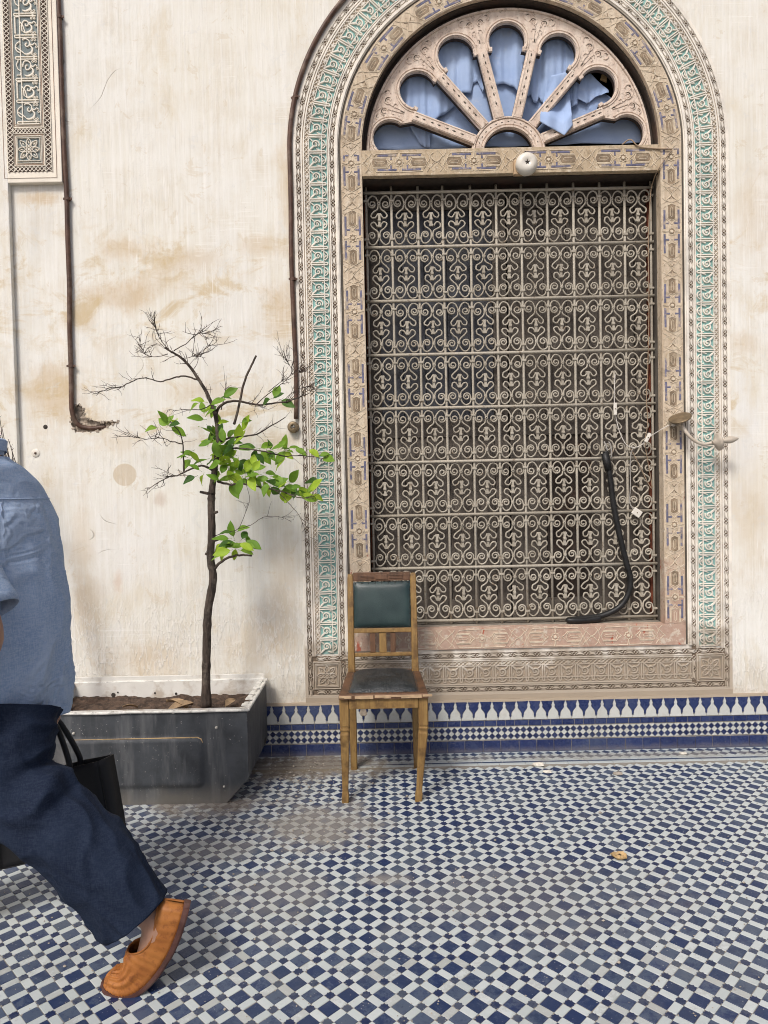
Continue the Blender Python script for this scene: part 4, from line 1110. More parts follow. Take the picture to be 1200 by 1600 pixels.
mb = MB(); mb.box((xl+.010, .135, 1.75), (.014, .02, 2.2), None, .002); wpart(mb, 'red_bead', 'red_wood')
mb = MB(); mb.box((xr-.010, .135, 1.75), (.014, .02, 2.2), None, .002); wpart(mb, 'red_bead', 'red_wood')
# dark room behind the opening
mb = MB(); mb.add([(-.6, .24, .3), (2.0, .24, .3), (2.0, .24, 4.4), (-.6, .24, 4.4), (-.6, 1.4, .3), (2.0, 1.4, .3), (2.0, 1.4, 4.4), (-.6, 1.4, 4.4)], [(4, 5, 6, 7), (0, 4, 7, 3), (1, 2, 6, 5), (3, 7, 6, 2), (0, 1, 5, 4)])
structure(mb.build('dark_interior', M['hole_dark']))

# ================================================================== BLUE CLOTHS IN THE FANLIGHT
def interp(tab, x):
    if x <= tab[0][0]: return tab[0][1]
    for (a, va), (b_, vb_) in zip(tab, tab[1:]):
        if x <= b_: return va+(vb_-va)*(x-a)/(b_-a)
    return tab[-1][1]
CY = .115
def cloth(name, label, x0, x1, top, hem, yb, amp, freq, seed, thick=.0015, nx=180, nz=26, sway=0.0):
    b = MB(); ph = [random.Random(seed+k).uniform(0, 6.28) for k in range(6)]
    def P(i, j):
        s_ = i/(nx-1); v = j/(nz-1); px = x0+(x1-x0)*s_
        zt, zh = W(px, interp(top, px), yb).z, W(px, interp(hem, px), yb).z
        wz = zt+(zh-zt)*v; wx = W(px, 130, yb).x
        a = amp*(.35+.65*v)
        f = math.sin(freq*wx*6.28+ph[0]+v*.6)+.6*math.sin(freq*1.93*wx*6.28+ph[1])+.35*math.sin(freq*3.7*wx*6.28+ph[2]+v)
        y = yb+a*f*.6+.006*noise.noise(Vector((wx*6, wz*5, seed)))+sway*v
        return (wx+.35*a*math.cos(freq*wx*6.28+ph[0]), y, wz)
    b.grid(P, nx, nz)
    o = b.build(name, M['blue_cloth'], None, True)
    o.modifiers.new('thickness', 'SOLIDIFY').thickness = thick
    return tag(o, label, 'cloth', None)
cloth('back_cloth', 'pale blue cloth stretched at the back of the whole fanlight', 566, 1030, [(560, 190), (575, 160), (600, 100), (640, 40), (800, -5), (880, 25), (900, 60), (908, 132), (950, 150), (1030, 205)], [(560, 236), (1030, 222)], .128, .008, 1.9, 5)
cloth('hung_cloth', 'light blue cloth hanging in folds over left side of fanlight', 588, 758, [(588, 168), (600, 120), (640, 60), (700, 20), (760, 8)],
      [(588, 177), (615, 184), (640, 200), (652, 222), (662, 230), (671, 229), (673, 196), (690, 180), (705, 168), (716, 163), (722, 146), (735, 147), (738, 131), (745, 126), (753, 141), (758, 138)], .108, .012, 7.0, 11, nx=220)
cloth('hung_cloth', 'light blue cloth hanging in top centre lobe of fanlight', 754, 826, [(750, 8), (830, 8)], [(750, 150), (762, 136), (775, 132), (790, 130), (803, 136), (812, 150), (826, 150)], .108, .010, 6.5, 23, nx=90)
cloth('hung_cloth', 'light blue cloth with deep folds in lobe right of centre', 820, 902, [(818, 10), (860, 22), (902, 55)], [(818, 147), (828, 148), (832, 160), (838, 160), (842, 150), (852, 165), (875, 175), (902, 165)], .108, .011, 7.5, 31, nx=130)
cloth('hung_cloth', 'short blue cloth beside the dark gap in right lobe of fanlight', 884, 950, [(880, 60), (908, 98), (930, 122), (950, 142)], [(880, 158), (893, 158), (903, 156), (915, 163), (930, 152), (950, 146)], .106, .009, 8, 47, nx=90)
# the corner that hangs out over the spoke
b = MB(); na, nb = 40, 30
A0, A1 = (846, 122), (893, 122)
def P(i, j):
    s_ = i/(na-1); v = j/(nb-1)
    lx = interp([(0, 862), (.5, 850), (.85, 844), (1, 844)], v); rx = interp([(0, 886), (.5, 891), (1, 895)], v)
    ly, ry = 118+72*v, 112+84*v; tip = (s_/.74 if s_ < .74 else (1-s_)/.26)*17*v
    px = lx+(rx-lx)*s_; py = ly+(ry-ly)*s_+tip
    y = interp([(0, .100), (.35, .095), (.62, .066), (.80, .024), (1, .020)], v)+.012*math.sin(s_*11+.6+v*1.5)*v*(1 if v < .7 else .75)
    return tuple(W(px, py, y))
b.grid(P, na, nb); o = b.build('cloth_flap', M['blue_cloth'], None, True); o.modifiers.new('thickness', 'SOLIDIFY').thickness = .0015
tag(o, 'pointed corner of blue cloth hanging out over a right hand spoke', 'cloth')
mb = MB(); p = W(944, 115, .12)
mb.prism([(p.x-.02, p.z-.03), (p.x+.012, p.z-.045), (p.x+.022, p.z+.02), (p.x, p.z+.035), (p.x-.012, p.z+.005)], .125, .115, .002)
tag(mb.build('cardboard_scrap', M['debris_tan']), 'scrap of tan card stuck in dark gap of fanlight', 'scrap')

# ================================================================== PIPES AND FITTINGS
def pipe(name, label, path, r, clips=()):
    root = thing(name, label, 'pipe', tuple(path[0]))
    off = Matrix.Translation(-Vector(path[0]))
    b = MB(); b.tube(path, r, 12); o = b.build('tube', M['pipe'], None, True); o.parent = root; o.matrix_parent_inverse = off
    for c, ang in clips:
        q = MB(); q.box((0, -.004, 0), (.044, .004, .011), None, .001); q.lathe([(r+.0025, -.007), (r+.0025, .007)], 12, 'z')
        k = q.build('clip', M['pipe'], root); k.location = Vector(c)-Vector(path[0])+Vector((.003, 0, 0)); k.rotation_euler = (0, ang, 0)
    return root
pts = [W(88, -60, -.016)]+[W(a, b_, -.016) for a, b_ in ((92, 20), (94, 60), (97, 160), (101, 250), (104, 300), (106, 380), (108.5, 450), (109, 520), (111, 580), (111.5, 628), (113, 645))]+[W(117, 657, -.006), W(124, 665, .004), W(134, 668.5, .010), W(150, 669, .014), W(166, 666, .018)]
pipe('conduit_pipe', 'rusty brown pipe down the left wall bending into broken plaster', catmull(pts, 4), .0115, [(W(92.5, 27, -.016), 0), (W(105, 311, -.016), 0), (W(110.5, 572, -.016), 0)])
ro_ = RO+.354
pts = [Vector((XC-ro_, -.015, W(463, 655).z))]+[Vector((XC-ro_, -.015, z)) for z in (1.9, 2.2, 2.5, 2.75)]+[Vector((XC-ro_*math.cos(R_(a)), -.015, ZC+ro_*math.sin(R_(a)))) for a in range(0, 84, 4)]
pts[1].x += .006; pts[3].x -= .004
pipe('conduit_pipe', 'dark brown pipe following left outer curve of the window surround', catmull(pts, 3), .0115, [(Vector((XC-ro_, -.015, 2.38)), 0), (Vector((XC-ro_*math.cos(R_(14)), -.015, ZC+ro_*math.sin(R_(14)))), R_(-14))])
jb = W(459, 668); b = MB(); b.lathe([(.012, -.034), (.024, -.034), (.028, -.030), (.028, 0.0)], 20, 'y'); b.lathe([(0, -.026), (.013, -.026), (.0122, -.034)], 20, 'y')
o = thing('junction_box', 'round metal junction box at lower end of the dark pipe', 'junction box', tuple(jb))
b.build('box', M['brass'], o, True)
b = MB(); b.box((0, -.027, 0), (.018, .004, .004)); b.box((.004, -.029, .004), (.006, .005, .010)); b.build('terminal', M['cable_grey'], o)
# ceramic lamp fitting on the lintel
lp = W(822, 258, -.05)
lamp = thing('lamp_holder', 'round white ceramic lamp fitting on the window lintel', 'lamp holder', (lp.x, YF-.003, lp.z))
b = MB(); b.lathe([(0, -.064), (.010, -.068), (.020, -.073), (.036, -.072), (.049, -.062), (.053, -.048), (.052, -.030), (.046, -.018), (.040, -.0005)], 32, 'y'); b.build('shell', M['ceramic'], lamp, True)
b = MB()
for k in range(5):
    a = R_(72*k+20); b.ribbon([(.002*math.cos(a), .002*math.sin(a)), (.016*math.cos(a), .016*math.sin(a))], [.005, .001], .004, -.066)
b.build('dimple', M['hole_dark'], lamp)
b = MB(); b.box((-.034, -.014, -.006), (.05, .026, .07), None, .004); b.build('base_block', M['chair_pale'], lamp)
b = MB(); b.tube([(.0, -.012, .05), (-.004, -.012, .072), (.004, -.006, .078)], .003, 6); b.build('wire', M['black'], lamp, True)
# wall light on the right jamb, hanging askew
sp = W(1062, 654, -.03)
sco = thing('wall_light', 'old wall light hanging askew on right jamb with curved arm', 'wall light', tuple(sp))
def spb(b, nm, mat, sm=True): o = b.build(nm, M[mat], None, sm); o.parent = sco; o.matrix_parent_inverse = Matrix.Translation(-sp); return o
b = MB(); b.lathe([(0, -.012), (.03, -.012), (.052, -.004), (.055, .002), (.050, .004), (0, .006)], 28, 'z')
o = b.build('rose_plate', M['brass'], sco, True); o.rotation_euler = (R_(24), R_(-22), 0); o.location = (-.010, -.03, 0)
arm = catmull([W(1066, 658, -.06), W(1070, 672, -.075), W(1082, 686, -.09), W(1098, 694, -.10), W(1112, 692, -.105)], 5)
b = MB(); b.tube(arm, .0085, 8); spb(b, 'arm', 'ceramic_old')
cp = W(1118, 691, -.108); ax = (W(1150, 685.5, -.112)-cp).normalized(); q = ax.to_track_quat('Z', 'Y')
b = MB(); b.lathe([(0, -.012), (.010, -.012), (.014, -.004), (.038, .006), (.044, .012), (.043, .020), (.030, .026), (.012, .028), (0, .028)], 26, 'z')
o = b.build('cup', M['ceramic_old'], sco, True); o.location = cp-sp; o.rotation_euler = q.to_euler()
b = MB(); b.lathe([(.009, .026), (.009, .040), (.014, .050), (.018, .066), (.017, .080), (.010, .098), (.003, .110), (0, .112)], 18, 'z'); o = b.build('candle_bulb', M['ceramic_old'], sco, True); o.location = cp-sp; o.rotation_euler = q.to_euler()
for px in (1052, 1066):
    b = MB(); b.lathe([(0, -.008), (.008, -.006), (.010, 0), (.008, .006), (0, .008)], 12, 'z'); o = b.build('knob', M['ceramic_old'], sco, True); o.location = W(px, 664, -.06)-sp
b = MB()
for px, py in ((1114, 706), (1118, 722), (1133, 718)):
    c = W(px, py, -.10); b.lathe([(0, -.014), (.006, -.010), (.010, .0), (.006, .012), (0, .016)], 10, 'z', tuple(c))
# hose and wires
def hose(name, label, cat, pts, r, mat, flat=1.0, n=10):
    b = MB(); b.tube(catmull(pts, 6), r, n); return tag(b.build(name, M[mat], None, True), label, cat)
hp_ = [W(946, 705, .062), W(950, 722, .060), W(953, 745, .058), W(959, 790, .058), W(968, 835, .058), W(979, 880, .058), W(985, 905, .058), W(981, 930, .058), W(966, 950, .058), W(940, 962, .058), W(915, 966, .055), W(895, 968, .050), W(888, 972, .038), W(896, 975, .030), W(915, 971, .034), W(938, 966, .040)]
hp_[-6:] = [Vector((p.x, p.y, max(p.z, .650))) for p in hp_[-6:]]
hz = thing('black_hose', 'black flexible hose hanging in front of the grille to the sill', 'hose', tuple(hp_[0]))
b = MB(); b.tube(catmull(hp_, 6), .0145, 12); o = b.build('tube', M['black'], None, True); o.parent = hz; o.matrix_parent_inverse = Matrix.Translation(-hp_[0])
b = MB(); b.tube([W(944.5, 708, .062), W(951, 735, .060)], .0185, 12); o = b.build('end_sleeve', M['black'], None, True); o.parent = hz; o.matrix_parent_inverse = Matrix.Translation(-hp_[0])
b = MB(); b.tube(catmull([W(952, 716, .06), W(948, 700, .055), W(944, 690, .06)], 4), .004, 6); b.tube(catmull([W(955, 716, .06), W(955, 698, .055), W(951, 690, .06)], 4), .003, 6); o = b.build('bare_end', M['cable_grey'], None, True); o.parent = hz; o.matrix_parent_inverse = Matrix.Translation(-hp_[0])
hose('lamp_wire', 'thin pale wire looping from wall light down over the grille', 'wire', [W(961, 585, .07), W(960, 630, .068), W(966, 668, .066), W(978, 694, .06), W(992, 699, .055), W(1004, 694, .05), W(1012, 685, .03), W(1030, 673, -.02), W(1046, 664, -.04)], .0024, 'cable_white', n=6)
hose('lamp_wire', 'pale wire hanging from the loop to a white connector block', 'wire', [W(990, 699, .055), W(985, 715, .065), W(985, 760, .066), W(984, 785, .066), W(990, 796, .064)], .0026, 'cable_grey', n=6)
hose('lamp_wire', 'tan twisted wire curling against right side of the grille', 'wire', [W(985, 700, .064), W(1003, 735, .064), W(1010, 750, .062), W(1019, 762, .058), W(1012, 720, .062), W(1008, 690, .06), W(1012, 660, .062), W(1010, 620, .066), W(1012, 580, .066), W(1014, 480, .062), W(1013, 380, .060), W(1016, 310, .05), W(1020, 285, .03), W(1030, 262, -.022), W(1050, 234, -.022)], .0024, 'cable_tan', n=6)
hose('feed_wire', 'brown wire running over lintel end from the fanlight', 'wire', [W(972, 226, -.015), W(985, 218, -.02), W(998, 229, -.024), W(1020, 232, -.022), W(1050, 233, -.022)], .0034, 'cable_tan', n=6)
for px, py, w, h_, ang, lab in ((961, 639, .016, .062, 0, 'upright white wire connector hanging on the grille'), (1012, 684, .016, .05, -28, 'slanted white wire connector near the wall light'), (995, 801, .045, .036, 35, 'square white connector block dangling low on the grille')):
    b = MB(); b.box((0, 0, 0), (w, .016, h_), None, .003); o = b.build('wire_connector', M['ceramic'], None); o.location = W(px, py, .055 if px != 1012 else .026); o.rotation_euler = (0, R_(-ang) if w < .02 else R_(ang), 0)
    q = MB(); q.lathe([(0, -.0095), (.003, -.0095), (.003, -.007)], 8, 'y'); q.build('screw', M['brass'], o); tag(o, lab, 'connector')
# ================================================================== CHAIR
CX = -.018
ch = thing('side_chair', 'worn wooden chair with studded green leather back and black seat', 'chair', (CX, -.38, 0))
CO = Vector((CX, -.38, 0))
def cp_(b, nm, mat, par=None, sm=False):
    o = b.build(nm, M[mat], None, sm); o.parent = par or ch
    if par is None: o.matrix_parent_inverse = Matrix.Translation(-CO)
    return o
def taper(b, secs, bev=.0):
    # secs: list of (centre, wx, wy) from top to bottom
    vs = []; fs = []
    for c, wx, wy in secs:
        k = .22
        for sx, sy in ((-1, -1+k), (-1+k, -1), (1-k, -1), (1, -1+k), (1, 1-k), (1-k, 1), (-1+k, 1), (-1, 1-k)):
            vs.append((c[0]+sx*wx/2, c[1]+sy*wy/2, c[2]))
    n = 8
    for i in range(len(secs)-1):
        for j in range(n): fs.append((i*n+j, i*n+(j+1) % n, (i+1)*n+(j+1) % n, (i+1)*n+j))
    fs += [list(range(n)), list(range((len(secs)-1)*n, len(secs)*n))]
    b.add(vs, fs)
for s_ in (-1, 1):
    xt = CX+s_*.166; xb = CX+(-.172 if s_ < 0 else .139); yt, yb_ = -.572, -.557
    b = MB()
    z = [.455, .41, .345, .338, .336, .328, .326, .318, .316, .308, .300, .14, .062, .052, .036, .030, .0]
    wd = [.042, .042, .041, .041, .036, .036, .041, .041, .036, .036, .040, .029, .025, .025, .030, .031, .030]
    taper(b, [((xt+(xb-xt)*max(0, (.33-zz)/.33), yt+(yb_-yt)*max(0, (.33-zz)/.33), zz+.0005), w_, w_) for zz, w_ in zip(z, wd)])
    leg = cp_(b, 'front_leg', 'chair_wood')
    b = MB(); xs = CX+s_*.150
    post = [(.0, -.190, .030, .032), (.22, -.205, .034, .036), (.45, -.215, .034, .040), (.60, -.205, .030, .034), (.80, -.180, .028, .028), (.915, -.160, .027, .026), (.930, -.158, .022, .022)]
    taper(b, [((xs, y_, z_+.0005), w1, w2) for z_, y_, w1, w2 in post]); cp_(b, 'rear_leg', 'chair_wood')
def backy(z): return interp([(.45, -.215), (.60, -.205), (.80, -.180), (.93, -.158)], z)
# seat
b = MB(); b.box((CX, -.585, .4335), (.292, .022, .044), None, .003); cp_(b, 'apron', 'chair_wood')
for s_ in (-1, 1):
    b = MB(); b.box((CX+s_*.158, -.40, .4335), (.020, .31, .044), Matrix.Rotation(s_*R_(2.5), 3, 'Z'), .003); cp_(b, 'apron', 'chair_wood')
    b = MB(); b.box((CX+s_*.152, -.40, .385), (.016, .33, .020), Matrix.Rotation(s_*R_(2.2), 3, 'Z') @ Matrix.Rotation(R_(-13), 3, 'X'), .003); cp_(b, 'brace', 'chair_dark')
b = MB(); b.box((CX, -.225, .4335), (.27, .020, .044), None, .003); cp_(b, 'apron', 'chair_wood')
def seat_poly(g): return [(-.188+g, -.606+g), (.188-g, -.606+g), (.172-g, -.24), (.166-g, -.196-g*.3), (-.166+g, -.196-g*.3), (-.172+g, -.24)]
b = MB(); P_ = seat_poly(0); Pi = seat_poly(.004)
n = len(P_); vs = [(CX+x, y, .456) for x, y in P_]+[(CX+x, y, .472) for x, y in P_]+[(CX+x, y, .476) for x, y in Pi]
fs = [list(range(n))[::-1], list(range(2*n, 3*n))]+[(i, (i+1) % n, n+(i+1) % n, n+i) for i in range(n)]+[(n+i, n+(i+1) % n, 2*n+(i+1) % n, 2*n+i) for i in range(n)]
b.add(vs, fs); seat = cp_(b, 'seat', 'chair_dark')
b = MB()
def chip(i, j):
    return None
x = -.186
while x < .186:
    w = rng.uniform(.02, .06); hh = rng.uniform(.006, .015)
    b.box((CX+min(.183, x+w/2), -.6072, .472-hh/2), (min(w, .372), .003, hh), None, .0008); x += w+rng.choice((0, 0, .006, .014))
stuff(cp_(b, 'chipped_edge', 'chair_pale', seat).copy()) if False else cp_(b, 'chipped_edge', 'chair_pale', seat)
b = MB(); nx, ny = 30, 30
def P(i, j):
    u, v = i/(nx-1)*2-1, j/(ny-1)*2-1
    w = .146-.010*(v+1)/2; f = max(0, (1-u**4)*(1-v**4))**.55
    return (CX+u*w, -.405+v*.172, .4765+.032*f+.003*noise.noise(Vector((u*2.2, v*2.2, 5))))
b.grid(P, nx, ny); cp_(b, 'seat_cushion', 'worn_leather', None, True)
b = MB()
for k in range(64):
    t_ = k/64*4; e = int(t_); q = t_-e; u, v = [(-1+2*q, -1), (1, -1+2*q), (1-2*q, 1), (-1, 1-2*q)][e]
    w = .150-.010*(v+1)/2; b.lathe([(0, .003), (.002, .002), (.003, 0)], 6, 'z', (CX+u*w, -.405+v*.177, .4762))
stuff(cp_(b, 'seat_studs', 'stud', seat))
# back
def bbox(nm, x0, x1, z0, z1, th, mat, dy=0.0, bev=.003):
    b = MB(); zc = (z0+z1)/2; sl = math.atan2(backy(z1)-backy(z0), z1-z0)
    b.box((CX+(x0+x1)/2, backy(zc)+dy, zc), (x1-x0, th, z1-z0), Matrix.Rotation(-sl, 3, 'X'), bev); return cp_(b, nm, mat)
tr_ = bbox('top_rail', -.1360, .1360, .896, .938, .024, 'chair_dark')
for x0, x1, par in ((-.10, -.035, 0), (.035, .10, 0)):
    for k in range(3): bbox('carved_reed', x0, x1, .909+.006*k, .9135+.006*k, .006, 'chair_dark', -.012, .001)
bbox('carved_block', -.028, .028, .905, .929, .006, 'chair_dark', -.0125, .0015)
bbox('middle_rail', -.1360, .1360, .655, .676, .022, 'chair_wood')
bbox('lower_rail', -.1360, .1360, .545, .562, .022, 'chair_wood')
for x0, w in ((-.048, .017), (0, .026), (.048, .017)): bbox('splat', x0-w/2-.004, x0+w/2+.004, .5625, .6545, .010, 'chair_dark' if w < .02 else 'chair_wood', 0, .002)
b = MB(); nx, ny = 24, 18
def P(i, j):
    u, v = i/(nx-1)*2-1, j/(ny-1)*2-1; z_ = .786+v*.106
    f = max(0, (1-u**6)*(1-v**6))**.5
    return (CX+u*.1345, backy(z_)-.010-.016*f, z_)
b.grid(P, nx, ny)
def Pb(i, j):
    u, v = i/(nx-1)*2-1, j/(ny-1)*2-1; z_ = .786+v*.106
    return (CX+u*.1345, backy(z_)+.008, z_)
b.grid(Pb, nx, ny)
pad = cp_(b, 'back_pad', 'green_leather', None, True)
b = MB()
def stud(u, v): z_ = .786+v*.106; b.lathe([(0, -.004), (.003, -.003), (.0042, 0)], 7, 'y', (CX+u*.1345, backy(z_)-.013, z_))
for k in range(9): stud(-.94+1.88*k/8, .955); stud(-.94+1.88*k/8, -.955)
for k in range(1, 7): stud(-.955, -.94+1.88*k/7); stud(.955, -.94+1.88*k/7)
stuff(cp_(b, 'back_studs', 'stud', pad))

# ================================================================== PLANTER
PLX0, PLX1, PLY0, PLY1, PLH = -1.56, -.603, -.545, -.05, .412
pl = thing('metal_planter', 'long dark grey metal trough planter with white enamel inside', 'planter', ((PLX0+PLX1)/2, -.3, 0))
PO = Vector(((PLX0+PLX1)/2, -.3, 0))
def pp(b, nm, mat, sm=False): o = b.build(nm, M[mat], None, sm); o.parent = pl; o.matrix_parent_inverse = Matrix.Translation(-PO); return o
# shell: end profile with slanting lower corners
CHM = .10
prof = [(PLX0+CHM, .002), (PLX1-CHM, .002), (PLX1, CHM+.008), (PLX1+.004, PLH-.012), (PLX0-.004, PLH-.012), (PLX0, CHM+.008)]
# front with a pressed panel: grid over the face, recess by height function
b = MB()
def inside(x, z):
    lo = max(PLX0, PLX0+CHM*(1-(z/(CHM+.008)))) if z < CHM+.008 else PLX0; return lo
nx, nz = 96, 44
rx0, rx1, rz0, rz1 = PLX0+.18, W(317, 1190, PLY0).x, .080, .288
def sd(x, z, r=.02):
    qx = abs(x-(rx0+rx1)/2)-(rx1-rx0)/2+r; qz = abs(z-(rz0+rz1)/2)-(rz1-rz0)/2+r
    return math.hypot(max(qx, 0), max(qz, 0))+min(max(qx, qz), 0)-r
def fy(x, z):
    d = sd(x, z); rec = -.011*min(1, max(0, (-d+.006)/.014)); 
    return PLY0+rec+.0018*noise.noise(Vector((x*4, z*4, 2)))
def xr_at(z, s_): 
    e = (PLX1 if s_ > 0 else PLX0)
    if z < CHM+.008: e -= s_*CHM*(1-z/(CHM+.008))
    return e
def P(i, j):
    z = .002+(PLH-.014)*j/(nz-1); a, c = xr_at(z, -1), xr_at(z, 1); x = a+(c-a)*i/(nx-1); return (x, fy(x, z), z)
b.grid(P, nx, nz); pp(b, 'front_panel', 'planter_paint', True)
b = MB()
for s_ in (-1, 1):
    def P(i, j):
        z = [.002, CHM+.008, PLH-.012][j]; return (xr_at(max(z, .0021), s_), PLY0+(PLY1-PLY0)*i/9, z)
    b.grid(P, 10, 3)
b.add([(PLX0+CHM, PLY0, .002), (PLX1-CHM, PLY0, .002), (PLX1-CHM, PLY1, .002), (PLX0+CHM, PLY1, .002)], [(0, 1, 2, 3)])
b.add([(xr_at(.002, -1), PLY1, .002), (xr_at(.002, 1), PLY1, .002), (PLX1, PLY1, CHM), (PLX1, PLY1, PLH-.012), (PLX0, PLY1, PLH-.012), (PLX0, PLY1, CHM)], [(0, 1, 2, 3, 4, 5)])
pp(b, 'side_panels', 'planter_paint')
b = MB(); b.lathe([(0, 0), (.020, 0)], 16, 'x'); o = pp(b, 'drain_hole', 'hole_dark'); o.location = (PLX1+.0015, -.13, .12)
b = MB(); b.box((PLX1+.001, -.13, .12), (.004, .05, .10), None, .015); 
b = MB()
b.ribbon([(rx0+.012, rz1+.003), (rx1-.02, rz1+.003), (rx1-.004, rz1-.004), (rx1+.003, rz1-.02)], [.002, .005, .005, .002], .0015, PLY0-.0045); pp(b, 'dust_line', 'debris_tan')
# rim: folded edge on four sides
rim = [(PLX0-.006, PLY0-.004), (PLX1+.006, PLY0-.004), (PLX1+.006, PLY1), (PLX0-.006, PLY1)]
b = MB()
for k in range(4):
    a = Vector(rim[k]); c = Vector(rim[(k+1) % 4]); n = 26; path = []
    for q in range(n+1):
        p = a.lerp(c, q/n); path.append((p.x+.0015*noise.noise(Vector((p.x*9, p.y*9, 1))), p.y+.002*noise.noise(Vector((p.x*7, p.y*7, 5))), PLH-.008+.003*noise.noise(Vector((p.x*8, p.y*8, 7)))))
    b.tube(path, .0062, 8)
pp(b, 'rim', 'enamel_edge', True)
b = MB()   # right end lip is wider, torn in places
for q in range(11):
    y = PLY0+.01+(PLY1-PLY0-.02)*q/10.5; 
    b.box((PLX1-.016, y+.018, PLH-.010+rng.uniform(-.003, .004)), (.040, .037*rng.uniform(.8, 1.0), .004), Matrix.Rotation(rng.uniform(-.12, .12), 3, 'Y'), .001)
pp(b, 'end_lip', 'enamel_edge')
b = MB()   # white inside walls
th = .012
ins = [(PLX0+th, PLY0+.03), (PLX1-th, PLY0+.03), (PLX1-th, PLY1-th), (PLX0+th, PLY1-th)]
for k in range(4):
    a, c = ins[k], ins[(k+1) % 4]; b.add([(a[0], a[1], .25), (c[0], c[1], .25), (c[0], c[1], PLH-.006), (a[0], a[1], PLH-.006)], [(0, 1, 2, 3)])
pp(b, 'enamel_lining', 'enamel')
b = MB(); b.box(((PLX0+PLX1)/2, PLY1+.004, .395), (PLX1-PLX0-.02, .006, .075), None, .002); pp(b, 'enamel_back', 'enamel')
b = MB()
for px, py, r in ((242-65, 1086, .010), (184, 1082, .004), (242, 1083, .0045), (275, 1084, .006)):
    p = W(px, py, PLY1-th-.002); b.lathe([(0, -.001), (r, -.001), (r*1.1, .001)], 12, 'y', tuple(p))
stuff(pp(b, 'rust_holes', 'hole_dark'))
for px, py, r in ((338, 1137, .006), (350, 1229, .0045), (176, 1113, .006), (271, 1113, .007), (115, 1146, .006)):
    p = W(px, py, PLY0-.002); b = MB(); b.lathe([(0, -.006), (r*.6, -.0055), (r, -.002), (r, .003)], 12, 'y'); o = pp(b, 'bolt', 'bolt', True); o.location = p
SOIL = .330
b = MB(); nx, ny = 90, 40
b.grid(lambda i, j: (PLX0+.013+(PLX1-PLX0-.026)*i/(nx-1), PLY0+.031+(PLY1-PLY0-.044)*j/(ny-1), SOIL+.014*noise.noise(Vector((i*.13, j*.17, 3)))+.008*noise.noise(Vector((i*.5, j*.6, 8)))+.010*(j/(ny-1)-.5)), nx, ny)
o = pp(b, 'soil', 'soil', True); stuff(o)
dl = MB(); nlx = 7
def P(i, j):
    u, v = i/6, j/4*2-1; w = .022*math.sin(math.pi*min(1, u*.95+.04))**.8
    return (u*.085, v*w, .012*math.sin(u*3)+.010*v*v)
dl.grid(P, 7, 5); dlm = dl.mesh('dry_leaf', M['dry_leaf'], True)
for px, y, rz, sc_, lab in ((262, -.36, .4, 1.35, 'large curled dry leaf on the soil left of the trunk'), (292, -.33, 2.7, 1.5, 'broad dry leaf on the soil close to the trunk'), (352, -.30, 1.2, .9, 'small dry leaf on the soil right of the trunk'), (215, -.28, 3.6, .8, 'small dry leaf at left part of the planter soil')):
    tag(place(dlm, 'dry_leaf', None, (W(px, 1095, y).x, y, SOIL+.012), (.2, -.15, rz), (sc_,)*3), lab, 'dry leaf', 'dry leaves on the planter soil')
# ================================================================== TREE
TY = -.30
tree = thing('citrus_tree', 'small half bare citrus tree with few green leaves in the planter', 'tree', (W(322, 1098, TY).x, TY, SOIL))
TO = Vector(tree.location)
def tp(b, nm, mat, sm=True): o = b.build(nm, M[mat], None, sm); o.parent = tree; o.matrix_parent_inverse = Matrix.Translation(-TO); return o
tr = random.Random(21)
def tpath(pts, dy0=0.0, dy1=0.0):
    n = len(pts); out = []
    for k, (px, py) in enumerate(pts): out.append(W(px, py, TY+dy0+(dy1-dy0)*k/max(1, n-1)))
    return catmull(out, 5)
trunk = tpath([(322, 1104), (322, 1060), (323, 1010), (325, 955), (333, 905), (329, 872), (331, 830), (330, 790), (331, 768)])
n = len(trunk)
def rad_knot(k, r0, r1, n): return (r0+(r1-r0)*k/(n-1))*(1+.20*noise.noise(Vector((k*.8, 3, 1))))
b = MB(); b.tube(trunk, [rad_knot(k, .0205, .0165, n)*(1.25 if k < 3 else 1) for k in range(n)], 14)
for px, py, a in ((316, 772, -1), (340, 846, 1), (323, 868, -1), (339, 803, 1)):
    p = W(px, py, TY); q = W(330, py, TY); b.tube([q, p+(p-q)*.2+Vector((0, -.01, .01))], [.008, .006], 8)
tp(b, 'trunk', 'bark')
